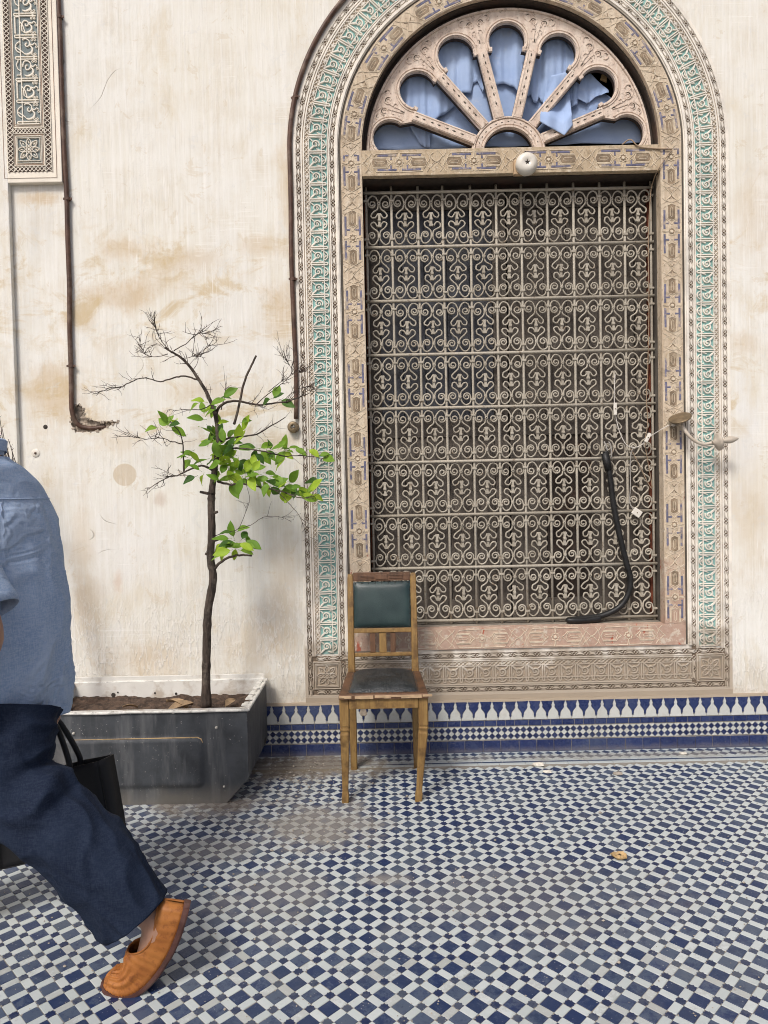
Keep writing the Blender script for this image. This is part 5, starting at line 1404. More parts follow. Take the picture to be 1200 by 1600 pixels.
mains = [
    ([(331, 772), (335, 735), (341, 695), (338, 655), (328, 625), (312, 595), (288, 563), (268, 550), (258, 543)], .0165, .0035, 0, -.05),
    ([(336, 650), (345, 634), (365, 626), (400, 632), (440, 629), (466, 622), (480, 615)], .008, .002, 0, -.10),
    ([(366, 662), (374, 630), (381, 600), (391, 575), (400, 556)], .0062, .0045, -.02, .02),
    ([(338, 738), (318, 728), (300, 732), (280, 742), (262, 746), (230, 765)], .007, .0015, 0, -.08),
    ([(288, 738), (286, 715), (285, 692), (278, 672), (265, 658)], .0045, .0015, -.02, -.08),
    ([(285, 694), (270, 690), (250, 684), (228, 686), (204, 682)], .003, .0011, -.03, -.10),
    ([(311, 595), (290, 588), (272, 590), (250, 596), (228, 590), (205, 596), (188, 605), (172, 606), (153, 614)], .0045, .0012, -.02, .05),
    ([(340, 752), (358, 757), (380, 756), (410, 762), (440, 768), (470, 778), (492, 775)], .0065, .0015, 0, -.12),
    ([(340, 692), (360, 684), (395, 680), (420, 668), (446, 652)], .006, .002, 0, .06),
    ([(333, 893), (338, 885), (350, 875), (365, 869), (380, 867), (393, 868)], .0085, .004, 0, -.03),
    ([(334, 838), (352, 832), (372, 826), (384, 800), (390, 780), (385, 758)], .0022, .0008, 0, -.04),
    ([(372, 826), (392, 820), (412, 808), (440, 808), (456, 816)], .0018, .0008, -.02, -.06),
    ([(331, 630), (315, 640), (290, 640), (262, 640)], .003, .001, 0, .05),
    ([(345, 700), (370, 700), (410, 705), (440, 712), (478, 712), (500, 716)], .005, .0014, -.01, -.14),
    ([(268, 551), (258, 540), (247, 523), (243, 508)], .0026, .0009, -.04, -.02), ([(272, 548), (290, 538), (304, 524), (322, 520), (332, 518)], .0026, .0009, -.04, -.08),
    ([(262, 553), (245, 558), (226, 552), (218, 532)], .0022, .0009, -.04, 0), ([(285, 560), (305, 556), (325, 540)], .002, .0008, -.04, -.1),
    ([(400, 632), (420, 615), (440, 600), (456, 580), (444, 560)], .0026, .0009, -.03, -.08), ([(380, 605), (372, 606)], .002, .001, 0, 0), ([(420, 612), (445, 592), (470, 580)], .0022, .0008, -.03, .05),
    ([(440, 628), (462, 610), (482, 604)], .002, .0008, -.06, .0), ([(330, 945-75), (322, 862)], .002, .001, 0, -.03),
    ([(430, 766), (455, 790), (470, 810), (478, 836)], .002, .0008, -.08, -.1), ([(345, 640), (352, 615), (352, 600)], .003, .001, 0, .05), ([(300, 580), (310, 560), (302, 552)], .0018, .0008, -.03, .05)]
twig_tips = []
def twigs(base, depth, spread, count, lens, b):
    n = len(base)
    for _ in range(count):
        k = tr.randrange(int(n*.25), n); p = base[k]
        d = (base[min(n-1, k+1)]-base[max(0, k-1)])
        d = d.normalized() if d.length > 0 else Vector((0, 0, 1))
        d = (d*.9+Vector((tr.gauss(0, .62), tr.gauss(0, .5), tr.gauss(.15, .5)))).normalized()
        L_ = tr.uniform(*lens); path = [p]
        for q in range(5):
            d = (d+Vector((tr.gauss(0, .17), tr.gauss(0, .15), tr.gauss(.02, .17)))).normalized(); path.append(path[-1]+d*L_/5)
        r0 = .0017 if depth else .0012; b.tube(path, [r0*(1-.12*q) for q in range(6)], 4)
        twig_tips.append(path[-1])
        if depth: twigs(path, depth-1, spread, tr.randint(1, 3), (lens[0]*.45, lens[1]*.55), b)
for k, (pts, r0, r1, d0, d1) in enumerate(mains):
    path = tpath(pts, d0, d1); n = len(path)
    path = [p+Vector((0, .012*noise.noise(Vector((k*3.1, q*.35, 2))), .004*noise.noise(Vector((k*1.7, q*.6, 6))))) for q, p in enumerate(path)]
    b = MB(); b.tube(path, [(r0+(r1-r0)*(q/(n-1))**.7) for q in range(n)], 8 if r0 > .004 else 5)
    bare = k in (0, 1, 6, 14, 15, 16, 17, 18, 20, 21, 3, 5)
    if k not in (2, 9, 19, 22): twigs(path[n//4:], 1 if bare else 0, 1, 15 if bare else 8, (.03, .095), b)
    tp(b, 'branch', 'bark' if r0 > .004 else 'twig')
# leaves
def leaf_mesh(name, mat, L_, w, fold, droop):
    b = MB()
    def P(i, j):
        u = i/8; v = j/4*2-1; ww = w*(math.sin(math.pi*min(.999, u)**.85))**.9 if u > 0 else .0006
        if u >= .999: ww = .0004
        return (u*L_, v*ww, fold*abs(v)*ww-droop*u*u*L_+.0015*math.sin(9*u+2*v))
    b.grid(P, 9, 5); b.tube([(-.014, 0, .002), (0, 0, 0)], .0009, 4); return b.mesh(name, M[mat], True)
LM = {m_: [leaf_mesh('leaf', 'leaf_'+m_, L_, w, f_, d_) for L_, w, f_, d_ in ((.072, .0195, .35, .2), (.084, .0225, .25, .1), (.060, .0175, .45, .3))] for m_ in ('bright', 'mid', 'dark')}
def leaf(px, py, ang, m_, tilt=0.0, sc=1.0, y=None, roll=None):
    # ang: direction of the blade in the picture plane, degrees from right, up positive
    p = W(px, py, TY+(tr.uniform(-.13, .03) if y is None else y)); me_ = tr.choice(LM[m_])
    a = R_(ang); d = Vector((math.cos(a), -math.sin(R_(tilt)), math.sin(a))).normalized()
    up = Vector((tr.gauss(0, .35), -.75+tr.gauss(0, .25), .65+tr.gauss(0, .3))); yv = up.cross(d).normalized(); zv = d.cross(yv)
    mt = Matrix((d, yv, zv)).transposed().to_4x4(); mt.translation = p-TO
    o = place(me_, 'leaf', tree); o.matrix_basis = mt @ Matrix.Scale(sc, 4)
hand = [(245, 668, 180, 'mid'), (262, 664, 150, 'mid'), (262, 664, 60, 'mid'), (265, 664, 10, 'dark'), (268, 668, -25, 'mid'), (262, 662, 110, 'mid'), (270, 660, 35, 'bright'),
        (300, 705, 190, 'mid'), (303, 712, 160, 'mid'), (298, 718, 230, 'mid'), (305, 745, 200, 'dark'), (318, 742, 250, 'bright'), (312, 735, 170, 'mid'),
        (330, 632, 30, 'mid'), (320, 628, 170, 'bright'), (345, 622, 10, 'dark'), (310, 630, 195, 'mid'), (350, 620, 35, 'mid'),
        (428, 622, 20, 'dark'), (428, 620, 70, 'mid'), (440, 626, -30, 'dark'), (422, 624, 200, 'dark'),
        (370, 690, 60, 'bright'), (372, 690, 75, 'bright'), (380, 672, 70, 'bright'), (362, 700, 40, 'bright'), (378, 660, 20, 'mid'), (350, 690, 110, 'mid'), (345, 680, 80, 'dark'), (335, 680, 130, 'mid'), (330, 690, 190, 'mid'),
        (345, 705, 215, 'bright'), (352, 712, -20, 'mid'), (365, 715, -50, 'mid'), (345, 722, 190, 'mid'), (340, 735, 250, 'mid'), (355, 735, 300, 'bright'), (367, 738, -80, 'bright'), (372, 730, 90, 'bright'), (384, 738, 80, 'bright'), (390, 745, -60, 'bright'), (378, 748, 250, 'mid'), (362, 748, 180, 'mid'), (395, 735, 60, 'bright'), (400, 750, 20, 'mid'),
        (400, 700, 170, 'dark'), (408, 700, 15, 'mid'), (425, 702, 25, 'mid'), (436, 700, 60, 'mid'), (440, 702, 0, 'mid'), (452, 700, 10, 'mid'), (430, 708, 200, 'dark'), (462, 702, -10, 'mid'), (446, 705, -130, 'mid'), (500, 712, 20, 'mid'), (505, 714, -20, 'mid'),
        (432, 735, 55, 'bright'), (420, 748, 160, 'mid'), (418, 755, -110, 'mid'), (430, 758, 20, 'mid'), (445, 760, -20, 'mid'), (440, 768, -70, 'bright'), (455, 764, 20, 'mid'), (462, 770, 0, 'mid'), (472, 772, -30, 'bright'), (480, 768, 15, 'mid'), (485, 768, 45, 'bright'), (488, 775, -10, 'bright'), (475, 778, -15, 'mid'), (440, 758, 120, 'mid'), (412, 752, -60, 'bright'), (405, 742, 170, 'mid'), (425, 745, -10, 'mid'),
        (350, 850, 220, 'bright'), (352, 855, 250, 'bright'), (358, 842, 180, 'mid'), (365, 838, 100, 'mid'), (372, 830, 40, 'mid'), (375, 850, -20, 'bright'), (382, 852, 5, 'mid'), (368, 858, -90, 'bright'), (360, 860, 200, 'bright'), (378, 842, 60, 'dark'), (385, 845, -40, 'mid'), (362, 832, 160, 'dark'), (355, 865, 190, 'mid')]
for px, py, a, m_ in hand: leaf(px, py, a+tr.gauss(0, 8), m_, tr.gauss(10, 25), tr.uniform(.72, 1.05))
for cx_, cy_, sx, sy, k in ((355, 712, 24, 22, 26), (378, 738, 26, 14, 16), (345, 685, 16, 16, 12), (450, 762, 28, 9, 12), (365, 848, 12, 10, 8), (332, 650, 12, 18, 8), (435, 705, 28, 8, 6)):
    for _ in range(k): leaf(tr.gauss(cx_, sx*.7), tr.gauss(cy_, sy*.7), tr.uniform(-60, 240), tr.choice(('mid', 'mid', 'dark', 'bright')), tr.gauss(5, 30), tr.uniform(.65, 1.05), tr.uniform(-.06, .06))
# dead stems at the left end of the planter, behind the man
dead = thing('dead_shrub', 'dry brown stems behind the collar of the man at left edge', 'shrub', (PLX0+.08, -.28, SOIL))
DO = Vector(dead.location)
b0 = Vector((PLX0+.08, -.28, SOIL-.02))
for k, (px, py) in enumerate(((0, 655), (-8, 640), (9, 690), (3, 668), (19, 704), (-20, 660), (13, 686), (21, 716))):
    tipp = W(px, py, -.28+.02*k); b = MB(); mid_ = b0.lerp(tipp, .55)+Vector((.03*tr.gauss(0, 1), .02*tr.gauss(0, 1), 0))+Vector((.05, 0, .04))
    path = catmull([b0+Vector((tr.uniform(-.02, .02), tr.uniform(-.02, .02), 0)), mid_, b0.lerp(tipp, .85)+Vector((.01*tr.gauss(0, 1), 0, 0)), tipp], 6); b.tube(path, [.005*(1-.75*q/(len(path)-1)) for q in range(len(path))], 5)
    twigs(path[-8:], 0, 1, 5, (.01, .035), b)
    o = b.build('stem', M['twig'], None, True); o.parent = dead; o.matrix_parent_inverse = Matrix.Translation(-DO)
# ================================================================== PERSON
PHI = R_(20); fw = Vector((-math.cos(PHI), math.sin(PHI), 0)); lf_ = Vector((-fw.y, fw.x, 0)); PY = -1.56
tors = [(703, 12, .066, .066), (716, 15, .070, .068), (727, 33, .100, .076), (740, 49, .140, .086), (755, 64, .178, .096), (775, 78, .203, .106), (805, 90, .214, .118), (850, 97, .216, .126), (900, 105, .216, .134),
        (950, 111, .214, .138), (1000, 113, .213, .140), (1050, 113, .214, .141), (1090, 111, .217, .143), (1121, 108, .220, .143)]
def ext(w, d): return math.sqrt((d*math.cos(PHI))**2+(w*math.sin(PHI))**2)
rings = []
for py, e, w, d in tors:
    p = W(e, py, PY); cx_ = p.x-ext(w, d); pad = .006 if py > 760 else 0
    for _ in range(6):      # put the section so that its outline, seen from the camera, meets the right edge
        far = -1e9
        for k in range(72):
            a = 2*math.pi*k/72; ca, sa = math.cos(a), math.sin(a)
            q = Vector((cx_, PY, p.z))+fw*(d+pad)*math.copysign(abs(ca)**.86, ca)+lf_*(w+pad)*math.copysign(abs(sa)**.86, sa)
            r_ = q-Vector((0, -CAM_D, CAM_H)); far = max(far, 600+FPX*r_.dot(cR)/r_.dot(cF))
        cx_ -= (far-e)/FPX*2.0
    rings.append((Vector((cx_, PY, p.z)), w, d))
base = rings[-1][0]
person = thing('person', 'person in blue shirt and navy trousers striding out at left edge', 'person', (base.x, PY, 0))
PEO = Vector((base.x, PY, 0))
def hp2(b, nm, mat, sm=True, par=None):
    o = b.build(nm, M[mat], None, sm); o.parent = par or person
    if par is None: o.matrix_parent_inverse = Matrix.Translation(-PEO)
    return o
def off(c, a, l, z): return c+fw*a+lf_*l+Vector((0, 0, z))
shoC = rings[5][0]; pelv = Vector((base.x, PY, .84))
headC = W(-92, 600, PY+.03); neckB = rings[1][0]
# joints
shL, shR = off(shoC, .01, .175, .015), off(shoC, .050, -.135, -.01)
elL, elR = W(-22, 985, PY-.23), W(-5, 965, -1.40)
wrL = W(-75, 1120, PY-.24); wrR = W(80, 1080, -1.36)
hipL, hipR = off(pelv, 0, .09, 0), off(pelv, 0, -.09, 0)
knL, anL = W(66, 1288, -1.655), W(243, 1436, -1.667)
knR = hipR+Vector((-.20, .06, -.36)); anR = knR+Vector((-.10, .03, -.38)); anR.z = .085
body = MB()
def limb(pts, rads, n=14): body.tube(catmull(pts, 5), [interp([(k/(len(rads)-1), r) for k, r in enumerate(rads)], q/(5*(len(pts)-1))) for q in range(5*(len(pts)-1)+1)], n)
# trunk as one closed loft
ns = 24; vs = []; prof = [(.80, .13, .10), (.90, .135, .10), (1.02, .125, .09), (1.16, .145, .10), (1.28, .165, .10), (1.36, .145, .085), (1.41, .075, .06), (1.46, .052, .055), (1.52, .05, .055), (1.57, .05, .055)]
for z, w, d in prof:
    c = interp([(base.z, base.x), (rings[5][0].z, rings[5][0].x), (rings[1][0].z, rings[1][0].x), (1.57, headC.x+.02)], z)
    for k in range(ns):
        a = 2*math.pi*k/ns; p = Vector((c, PY, z))+fw*d*math.cos(a)+lf_*w*math.sin(a); vs.append(p)
fs = [(i*ns+k, i*ns+(k+1) % ns, (i+1)*ns+(k+1) % ns, (i+1)*ns+k) for i in range(len(prof)-1) for k in range(ns)]+[list(range(ns)), list(range((len(prof)-1)*ns, len(prof)*ns))]
body.add(vs, fs)
limb([off(shL, 0, -.05, 0), shL, shL.lerp(elL, .5), elL, elL.lerp(wrL, .4), wrL], [.05, .055, .048, .040, .040, .027]); limb([off(shR, 0, .05, 0), shR, shR.lerp(elR, .5), elR, elR.lerp(wrR, .4), wrR], [.05, .055, .048, .040, .040, .027])
limb([off(hipL, 0, -.01, .04), hipL, hipL.lerp(knL, .5), knL, knL.lerp(anL, .35), anL], [.08, .085, .075, .056, .054, .036]); limb([off(hipR, 0, .01, .04), hipR, hipR.lerp(knR, .5), knR, knR.lerp(anR, .35), anR], [.08, .085, .075, .056, .054, .036])
# head: face turned forward
hf = fw; hl = lf_
def ell(c, a, b_, d, n1=18, n2=12):
    vs = []; fs = []
    for i in range(n2+1):
        th = math.pi*i/n2
        for k in range(n1):
            ph = 2*math.pi*k/n1; vs.append(c+hf*a*math.sin(th)*math.cos(ph)+hl*b_*math.sin(th)*math.sin(ph)+Vector((0, 0, d*math.cos(th))))
    for i in range(n2):
        for k in range(n1): fs.append((i*n1+k, i*n1+(k+1) % n1, (i+1)*n1+(k+1) % n1, (i+1)*n1+k))
    body.add(vs, fs)
ell(off(headC, -.008, 0, .025), .098, .076, .095); ell(off(headC, .022, 0, -.045), .068, .060, .075); ell(off(headC, .068, 0, -.098), .022, .024, .020)
ell(off(headC, .088, 0, .028), .014, .050, .012); ell(off(headC, .096, 0, -.018), .020, .013, .018); ell(off(headC, .090, 0, -.002), .012, .010, .030); ell(off(headC, .082, 0, -.062), .014, .026, .008); ell(off(headC, .080, 0, -.074), .013, .022, .007)
for s_ in (-1, 1):
    ell(off(headC, -.005, s_*.077, -.005), .018, .010, .030); ell(off(headC, .072, s_*.034, .008), .014, .014, .009); ell(off(headC, .055, s_*.045, -.025), .022, .018, .020)
limb([off(neckB, 0, 0, -.02), neckB.lerp(headC, .5)+Vector((.03, 0, -.01)), off(headC, -.02, 0, -.04)], [.056, .054, .056])
def hand(wr, d, palm, grip):
    # palm plus four fingers and a thumb; d = direction along the hand, palm = palm normal
    d = d.normalized(); s_ = d.cross(palm).normalized(); palm = s_.cross(d).normalized()
    body.tube([wr-d*.01, wr+d*.03, wr+d*.085], [.027, .036, .036], 10, True, .55) if False else None
    vs = []
    for q, (w, t_) in zip((-.01, .02, .05, .085), ((.024, .020), (.036, .017), (.041, .015), (.038, .012))):
        for k in range(12): a = 2*math.pi*k/12; vs.append(wr+d*q+s_*w*math.cos(a)+palm*t_*math.sin(a))
    body.add(vs, [(i*12+k, i*12+(k+1) % 12, (i+1)*12+(k+1) % 12, (i+1)*12+k) for i in range(3) for k in range(12)]+[list(range(12)), list(range(36, 48))])
    for k, L_ in enumerate((.070, .078, .073, .058)):
        st_ = wr+d*.080+s_*(-.030+.020*k); c1, c2 = (math.cos(grip), math.sin(grip)); p1 = st_+(d*math.cos(grip*.5)+palm*math.sin(grip*.5))*L_*.45
        p2 = p1+(d*math.cos(grip*1.2)+palm*math.sin(grip*1.2))*L_*.32; p3 = p2+(d*math.cos(grip*1.8)+palm*math.sin(grip*1.8))*L_*.25
        body.tube([st_-d*.012, st_, p1, p2, p3], [.0095, .0095, .009, .0082, .0065], 8)
    t0 = wr+d*.025-s_*.032; t1 = t0+(d*.6-s_*.5+palm*.4)*.035; t2 = t1+(d*.8+palm*.5*math.sin(grip)+s_*.1)*.034
    body.tube([t0+s_*.012, t0, t1, t2], [.013, .012, .0105, .008], 8)
hand(wrL, (wrL-elL)*.6+Vector((0, 0, -.15)), -lf_, .5)
hand(wrR, Vector((0, 0, -1))+fw*.1, lf_, 1.35)
# feet inside the shoes
spine_px = [(290, 1411), (276, 1455), (254, 1497), (226, 1528), (195, 1540), (163, 1534)]
spL = catmull([W(a, b_, -1.667) for a, b_ in spine_px], 24)
aR = Vector((anR.x, anR.y, 0)); dR = Vector((-.96, .28, 0)).normalized()
spR = [aR+dR*(-.075+.285*k/30)+Vector((0, 0, .014)) for k in range(31)]
spR = catmull(spR[::3], 8)
def shoe_frame(sp):
    n = len(sp); out = []
    for k in range(n):
        t_ = (sp[min(n-1, k+1)]-sp[max(0, k-1)]).normalized(); lat = Vector((.20, -1, 0)); lat = (lat-t_*lat.dot(t_)).normalized(); nr = lat.cross(t_)
        if nr.z < 0 and nr.dot(Vector((-1, 0, 1))) < 0: nr = -nr
        out.append((sp[k], t_, lat, nr))
    return out
Hs = [(0, .060), (.03, .074), (.12, .086), (.30, .088), (.44, .100), (.52, .100), (.65, .082), (.82, .060), (.93, .046), (1, .016)]
Ws = [(0, .004), (.012, .017), (.035, .027), (.08, .034), (.16, .039), (.35, .041), (.55, .045), (.72, .049), (.85, .045), (.93, .035), (.975, .022), (1, .005)]
for sp, ank in ((spL, anL), (spR, anR)):
    fr = shoe_frame(sp); n = len(fr); a = fr[int(n*.22)]; c = fr[int(n*.5)]; e = fr[int(n*.85)]
    body.tube(catmull([ank, a[0]+a[3]*.055, c[0]+c[3]*.036, e[0]+e[3]*.020], 5), [interp([(0, .039), (.33, .037), (.5, .032), (.7, .027), (1, .014)], q/15) for q in range(16)], 12)
bm_ = body.mesh('body_raw', None, False)
tmp = bpy.data.objects.new('body_raw', bm_); C.objects.link(tmp)
rm = tmp.modifiers.new('remesh', 'REMESH'); rm.mode = 'VOXEL'; rm.voxel_size = .0055; rm.use_smooth_shade = True
smm = tmp.modifiers.new('smooth', 'SMOOTH'); smm.iterations = 4; smm.factor = .5
dg = bpy.context.evaluated_depsgraph_get(); dg.update()
bme = bpy.data.meshes.new_from_object(tmp.evaluated_get(dg)); bpy.data.objects.remove(tmp)
bme.materials.clear(); bme.materials.append(M['skin']); bme.name = 'body'
bo_ = place(bme, 'body', person); bo_.matrix_parent_inverse = Matrix.Translation(-PEO)
# eyes and hair
b = MB()
for s_ in (-1, 1): c = off(headC, .083, s_*.033, .008); b.lathe([(0, -.008), (.006, -.005), (.0085, 0), (.006, .005), (0, .008)], 10, 'z', tuple(c))
hp2(b, 'eyes', 'ceramic')
b = MB()
def P(i, j):
    ph = 2*math.pi*i/32; th = R_(118)*j/12; lim = 1.0 if math.cos(ph) < .35 else .55
    th *= lim; r_ = 1.07+.05*noise.noise(Vector((i*.9, j*.9, 4)))
    return off(headC, -.008+.098*r_*math.sin(th)*math.cos(ph), .076*r_*math.sin(th)*math.sin(ph), .025+.098*r_*math.cos(th))
b.grid(P, 32, 13, True); hp2(b, 'hair', 'hair')
# shirt: body, collar, sleeves
rs = []
cz = [(k/(len(rings)-1)) for k in range(len(rings))]
NR_ = 120; NS = 140
def ring_at(v):
    q = v*(len(rings)-1); i = min(len(rings)-2, int(q)); t_ = q-i
    # smooth interpolation between given sections
    def cr(f):
        p0, p1, p2, p3 = f(max(0, i-1)), f(i), f(i+1), f(min(len(rings)-1, i+2))
        return .5*((2*p1)+(p2-p0)*t_+(2*p0-5*p1+4*p2-p3)*t_*t_+(3*p1-p0-3*p2+p3)*t_**3)
    return Vector((cr(lambda k: rings[k][0].x), PY, cr(lambda k: rings[k][0].z))), cr(lambda k: rings[k][1]), cr(lambda k: rings[k][2])
def shirt_pt(a, v, o=0.0):
    c, w, d = ring_at(v); ca, sa = math.cos(a), math.sin(a)
    e = .86; ca2 = math.copysign(abs(ca)**e, ca); sa2 = math.copysign(abs(sa)**e, sa)
    p = c+fw*d*ca2+lf_*w*sa2; nrm = (fw*ca/d+lf_*sa/w).normalized()
    z = p.z
    wr = .0
    if v > .3:
        m_ = min(1, (v-.3)/.25)
        X = math.cos(a)*1.3; Y = math.sin(a)*1.3
        q1 = noise.noise(Vector((X*1.6, Y*1.6, z*3.2)))
        dn_ = z*9+X*3.2; q2 = 1-abs(noise.noise(Vector((X*1.2+z*2, Y*1.2, dn_*.55))))*2.6; q2 = max(0, q2)**2
        q3 = 1-abs(noise.noise(Vector((X*2.6-z*5, Y*2.6+z*2, z*4.5+11))))*2.8; q3 = max(0, q3)**2
        q4 = noise.noise(Vector((X*7, Y*7, z*16)))
        wr = m_*(.010*q1+.0075*q2+.0045*q3+.0008*q4-.004)
        wr += .010*max(0, v-.8)/.2*math.sin(a*5+1)
    else: wr = .004*noise.noise(Vector((a*3, z*6, 2)))
    if v > .85: p.z += (-.016*max(0, math.cos(a-R_(190)))+.012*max(0, math.cos(a-R_(90))))*(v-.85)/.15
    return p+nrm*(wr+o)
b = MB(); b.grid(lambda i, j: shirt_pt(2*math.pi*i/NS, .06+.94*j/(NR_-1)), NS, NR_, True)
shirt = hp2(b, 'shirt', 'denim_shirt'); so = shirt.modifiers.new('thickness', 'SOLIDIFY'); so.thickness = .002; so.offset = -1
b = MB()   # standing collar
def P(i, j):
    a = 2*math.pi*i/40; c = neckB+Vector((-.004, 0, 0)); r_ = (.062, .066, .069, .073, .070)[j]; zz = (-.012, .012, .034, .030, .000)[j]
    return c+fw*(r_*1.0)*math.cos(a)+lf_*r_*math.sin(a)+Vector((0, 0, zz+.012-.010*math.cos(a)))
b.grid(P, 40, 5, True); hp2(b, 'collar', 'denim_shirt', True, None)
b = MB()   # yoke seam and side seam ridges
def seam(v0, a0, a1, dv=0.0): b.tube([shirt_pt(R_(a0+(a1-a0)*k/24), v0+dv*k/24, .0015) for k in range(25)], .0016, 5)
seam(.395, 100, 260, 0.0); b.tube([shirt_pt(R_(180), .395+.6*k/30, .001) for k in range(31)], .0010, 4) if False else None
hp2(b, 'yoke_seam', 'denim_shirt')
for nm, sh_, el_, sgn in (('left', shL, elL, 1), ('right', shR, elR, -1)):
    b = MB(); dirv = (el_-sh_); L_ = dirv.length; dn = dirv.normalized(); u_ = fw-dn*fw.dot(dn); u_.normalize(); v_ = dn.cross(u_)
    def P(i, j):
        a = 2*math.pi*i/32; t_ = -.22+1.12*j/22
        r_ = interp([(-.22, .045), (-.12, .068 if sgn > 0 else .05), (.0, .088 if sgn > 0 else .062), (.25, .084 if sgn > 0 else .066), (.9, .080 if sgn > 0 else .066)], t_)
        r_ += .006*noise.noise(Vector((math.cos(a)*2, math.sin(a)*2, t_*5+sgn)))+.004*math.sin(6*t_*3+a*2)*max(0, t_)
        top = off(sh_, 0, -sgn*.02, 0)
        return top+dn*t_*L_+(u_*math.cos(a)+v_*math.sin(a))*r_
    b.grid(P, 32, 23, True); o = hp2(b, 'sleeve', 'denim_shirt'); sm2 = o.modifiers.new('thickness', 'SOLIDIFY'); sm2.thickness = .002; sm2.offset = -1
# trousers: seat and two legs
def trouser_leg(path, rads, seed, ysc=.88):
    b = MB(); C_ = catmull(path, 18); n = len(C_); k = len(rads)-1
    fr = []
    for i in range(n):
        t_ = (C_[min(n-1, i+1)]-C_[max(0, i-1)]).normalized(); lat = lf_-t_*lf_.dot(t_); lat.normalize(); fr.append((C_[i], t_, lat, lat.cross(t_)))
    def P(i, j):
        c, t_, lat, nr = fr[j]; a = 2*math.pi*i/96; v = j/(n-1); r_ = interp([(q/k, r) for q, r in enumerate(rads)], v)
        x_ = math.cos(a); y_ = math.sin(a)
        q2 = max(0, 1-abs(noise.noise(Vector((x_*1.2+v*3, y_*1.2, v*4.2+seed))))*2.4)**2; q3 = max(0, 1-abs(noise.noise(Vector((x_*2.0-v*5, y_*2.0+v*3, v*6+seed*3))))*2.6)**2
        wr = .010*noise.noise(Vector((x_*1.4+v*3, y_*1.4, v*7+seed)))+.010*q2+.005*q3
        fold = .014*math.sin(v*26+x_*3)*math.exp(-((v-.40)/.16)**2)
        return c+nr*(r_+wr+fold)*x_+lat*(r_*ysc+wr)*y_
    b.grid(P, 96, n, True); return b
tl = trouser_leg([W(16, 1108, -1.60), W(10, 1155, -1.63), W(24, 1218, -1.65), W(66, 1270, -1.655), W(112, 1310, -1.66), W(164, 1364, -1.665), W(214, 1431, -1.667)], [.132, .126, .110, .114, .110, .104, .097], 3)
tro = hp2(tl, 'trouser_leg', 'navy_linen'); so = tro.modifiers.new('thickness', 'SOLIDIFY'); so.thickness = .002; so.offset = -1
tr_r = trouser_leg([hipR+Vector((.0, .0, .04)), hipR+Vector((-.05, .02, -.10)), hipR.lerp(knR, .7), knR, knR.lerp(anR, .5), anR+Vector((0, 0, .03))], [.145, .130, .115, .112, .104, .098], 8)
o = hp2(tr_r, 'trouser_leg', 'navy_linen'); so = o.modifiers.new('thickness', 'SOLIDIFY'); so.thickness = .002; so.offset = -1
b = MB()
def P(i, j):
    a = 2*math.pi*i/48; v = j/9; c = Vector((base.x+.004, PY, .98-.30*v)); w = .185+.010*math.sin(v*3); d = .134*(1-.10*v*v)
    if v > .85: w *= .93; d *= .9
    return c+fw*d*math.cos(a)+lf_*w*math.sin(a)
b.grid(P, 48, 10, True); hp2(b, 'trouser_seat', 'navy_linen')
# shoes
for sp in (spL, spR):
    fr = shoe_frame(sp); n = len(fr)
    root = None
    up = MB(); NSs = 64
    def shoe_pt(t_, s_, o=0.0):
        q = t_*(n-1); k = min(n-2, int(q)); f_ = q-k
        p = fr[k][0].lerp(fr[k+1][0], f_); lat = fr[k][2]; nr = fr[k][3].lerp(fr[k+1][3], f_).normalized()
        h_ = interp(Hs, t_)*.92; w = interp(Ws, t_)*.95; ang_ = s_*math.pi/2
        la = w*math.copysign(abs(math.sin(ang_))**.72, s_); he = h_*abs(math.cos(ang_))**.62
        if t_ > .50: d_ = .0028*math.sin((t_-.5)*100)*math.sin(s_*30+(0 if int((t_-.5)*100/math.pi) % 2 else math.pi))*min(1, (t_-.5)*20)
        else: d_ = .0007*math.sin(t_*110+s_*4)
        od = (lat*math.sin(ang_)+nr*math.cos(ang_))
        return p+lat*la+nr*he+od*(d_+o)
    def lim(t_): return .60*math.sqrt(max(0, 1-((t_-.255)/.215)**2)) if .04 < t_ < .47 else -1
    for k in range(n):
        for q in range(NSs+1): up.v.append(tuple(shoe_pt(k/(n-1), q/NSs*2-1)))
    for k in range(n-1):
        for q in range(NSs):
            if abs((q+.5)/NSs*2-1) < lim((k+.5)/(n-1)): continue
            a = k*(NSs+1)+q; up.f.append((a, a+1, a+NSs+2, a+NSs+1))
    shoe = hp2(up, 'shoe', 'shoe_leather'); so = shoe.modifiers.new('thickness', 'SOLIDIFY'); so.thickness = .0028; so.offset = -1
    rimb = MB(); rp = []
    for k in range(61):
        a = 2*math.pi*k/60; rp.append(shoe_pt(.255+.2155*math.cos(a), .60*math.sin(a), .0004))
    rimb.tube(rp, .0026, 7, False); rimb.build('rim_binding', M['shoe_leather'], shoe, True)
    sl = MB(); vs = []; fs = []
    for k in range(n):
        t_ = k/(n-1); p, tg, lat, nr = fr[k]; w = interp(Ws, t_)*.95+.0045; ex = -.006 if k == 0 else (.006 if k == n-1 else 0); p = p+tg*ex
        hb_ = .011 if t_ > .32 else .014
        for la, he in ((-w, .004), (-w, -hb_*.55), (-w*.93, -hb_*.6-.004), (w*.93, -hb_*.6-.004), (w, -hb_*.55), (w, .004)): vs.append(p+lat*la+nr*he)
    for k in range(n-1):
        for q in range(6): fs.append((k*6+q, k*6+(q+1) % 6, (k+1)*6+(q+1) % 6, (k+1)*6+q))
    fs += [list(range(6)), list(range((n-1)*6, n*6))]
    sl.add(vs, fs); o = sl.build('sole', M['shoe_sole'], shoe)
